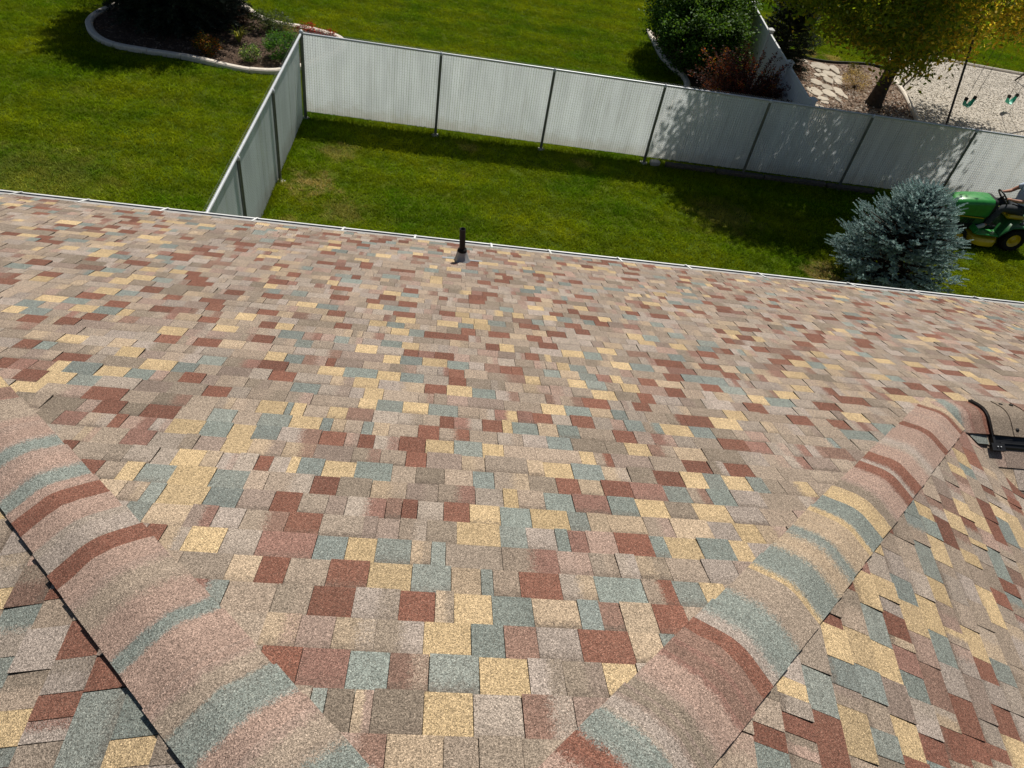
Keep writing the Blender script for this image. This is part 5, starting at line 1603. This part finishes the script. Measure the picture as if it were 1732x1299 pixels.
def build_person():
    p = thing('person', W(0.05, 0, 0.75), 'person in a pale short-sleeved shirt and dark trousers riding the mower', 'person')
    J = {}; order = []; E = []; Rr = []

    def j(n, pos, r, par=None):
        J[n] = len(order); order.append(W(*pos)); Rr.append(r)
        if par: E.append((J[par], J[n]))
    j('pel', (0.05, 0, 0.84), (0.15, 0.115)); j('sp', (0.0, 0, 1.02), (0.135, 0.10), 'pel'); j('ch', (-0.01, 0, 1.20), (0.155, 0.11), 'sp'); j('nb', (0.0, 0, 1.345), (0.075, 0.07), 'ch')
    j('nk', (0.025, 0, 1.415), 0.054, 'nb'); j('jw', (0.055, 0, 1.475), (0.066, 0.075), 'nk'); j('hd', (0.055, 0, 1.555), (0.076, 0.096), 'jw'); j('tp', (0.045, 0, 1.63), (0.06, 0.075), 'hd')
    for s, sg in (('l', 1), ('r', -1)):
        j('hp' + s, (0.09, sg * 0.10, 0.825), 0.088, 'pel'); j('th' + s, (0.30, sg * 0.135, 0.845), 0.076, 'hp' + s); j('kn' + s, (0.50, sg * 0.16, 0.85), 0.060, 'th' + s)
        j('cf' + s, (0.585, sg * 0.19, 0.68), 0.054, 'kn' + s); j('an' + s, (0.69, sg * 0.24, 0.455), 0.040, 'cf' + s); j('ft' + s, (0.80, sg * 0.26, 0.405), 0.038, 'an' + s); j('to' + s, (0.90, sg * 0.28, 0.390), 0.026, 'ft' + s)
        j('sh' + s, (0.0, sg * 0.175, 1.30), 0.060, 'ch'); j('ua' + s, (0.10, sg * 0.235, 1.185), 0.047, 'sh' + s); j('el' + s, (0.20, sg * 0.25, 1.085), 0.041, 'ua' + s)
        j('fa' + s, (0.31, sg * 0.215, 1.075), 0.036, 'el' + s); j('wr' + s, (0.405, sg * 0.185, 1.07), 0.027, 'fa' + s); j('pm' + s, (0.462, sg * 0.178, 1.075), (0.034, 0.018), 'wr' + s)
        for k, (dx, L) in enumerate(((0.024, 0.85), (0.008, 1.0), (-0.008, 0.95), (-0.024, 0.75))):
            j('f%da%s' % (k, s), (0.488, sg * 0.178 + sg * dx * 0.9, 1.090), 0.0095, 'pm' + s)
            j('f%db%s' % (k, s), (0.512 * 1.0, sg * 0.176 + sg * dx, 1.090 - 0.004), 0.009, 'f%da%s' % (k, s))
            j('f%dc%s' % (k, s), (0.527, sg * 0.174 + sg * dx, 1.068 + 0.008 * (1 - L)), 0.008, 'f%db%s' % (k, s))
            j('f%dd%s' % (k, s), (0.515, sg * 0.172 + sg * dx, 1.048 + 0.02 * (1 - L)), 0.007, 'f%dc%s' % (k, s))
        j('tha' + s, (0.45, sg * 0.145, 1.068), 0.011, 'pm' + s); j('thb' + s, (0.475, sg * 0.135, 1.052), 0.009, 'tha' + s)
    skin_obj('body', order, E, Rr, M['skin'], p)

    def sub(names, edges, radii, nm, mat):
        V = [order[J[n]] for n in names]; ix = {n: i for i, n in enumerate(names)}
        return skin_obj(nm, V, [(ix[a], ix[b]) for a, b in edges], radii, mat, p)
    o = sub(['pel', 'sp', 'ch', 'nb', 'shl', 'ual', 'shr', 'uar'], [('pel', 'sp'), ('sp', 'ch'), ('ch', 'nb'), ('ch', 'shl'), ('shl', 'ual'), ('ch', 'shr'), ('shr', 'uar')], [(0.175, 0.14), (0.168, 0.13), (0.182, 0.138), (0.092, 0.088), 0.083, 0.072, 0.083, 0.072], 'shirt', M['shirt'])
    sub(['pel', 'hpl', 'thl', 'knl', 'cfl', 'anl', 'hpr', 'thr', 'knr', 'cfr', 'anr'], [('pel', 'hpl'), ('hpl', 'thl'), ('thl', 'knl'), ('knl', 'cfl'), ('cfl', 'anl'), ('pel', 'hpr'), ('hpr', 'thr'), ('thr', 'knr'), ('knr', 'cfr'), ('cfr', 'anr')], [(0.17, 0.135), 0.112, 0.096, 0.082, 0.076, 0.062, 0.112, 0.096, 0.082, 0.076, 0.062], 'trousers', M['trousers'])
    for s in 'lr':
        sub(['an' + s, 'ft' + s, 'to' + s], [('an' + s, 'ft' + s), ('ft' + s, 'to' + s)], [0.050, 0.052, (0.044, 0.034)], 'shoe', M['shoe'])
    b = MB(); b.ellipsoid(W(0.035, 0, 1.605), (0.105, 0.088, 0.075), 16, 10); b.ellipsoid(W(0.0, 0, 1.55), (0.075, 0.083, 0.075), 14, 8); b.put('hair', M['hair'], p)
    b = MB(); b.loft([[W(fx, ly, z) for ly, z in ((-h, z0), (h, z0), (0, z1))] for fx, h, z0, z1 in ((0.135, 0.016, 1.50, 1.55), (0.165, 0.014, 1.512, 1.525))], True, True, smooth=False); b.put('nose', M['skin'], p)
    for sg in (-1, 1):
        b = MB(); b.ellipsoid(W(0.138, sg * 0.030, 1.545), (0.010, 0.014, 0.009), 10, 6); b.put('eye', M['eye'], p)
        b = MB(); b.ellipsoid(W(0.045, sg * 0.084, 1.535), (0.022, 0.010, 0.032), 10, 6); b.put('ear', M['skin'], p)
    b = MB(); b.ellipsoid(W(0.134, 0, 1.482), (0.010, 0.026, 0.007), 10, 6); b.put('mouth', M['lip'], p)


build_mower()
build_person()
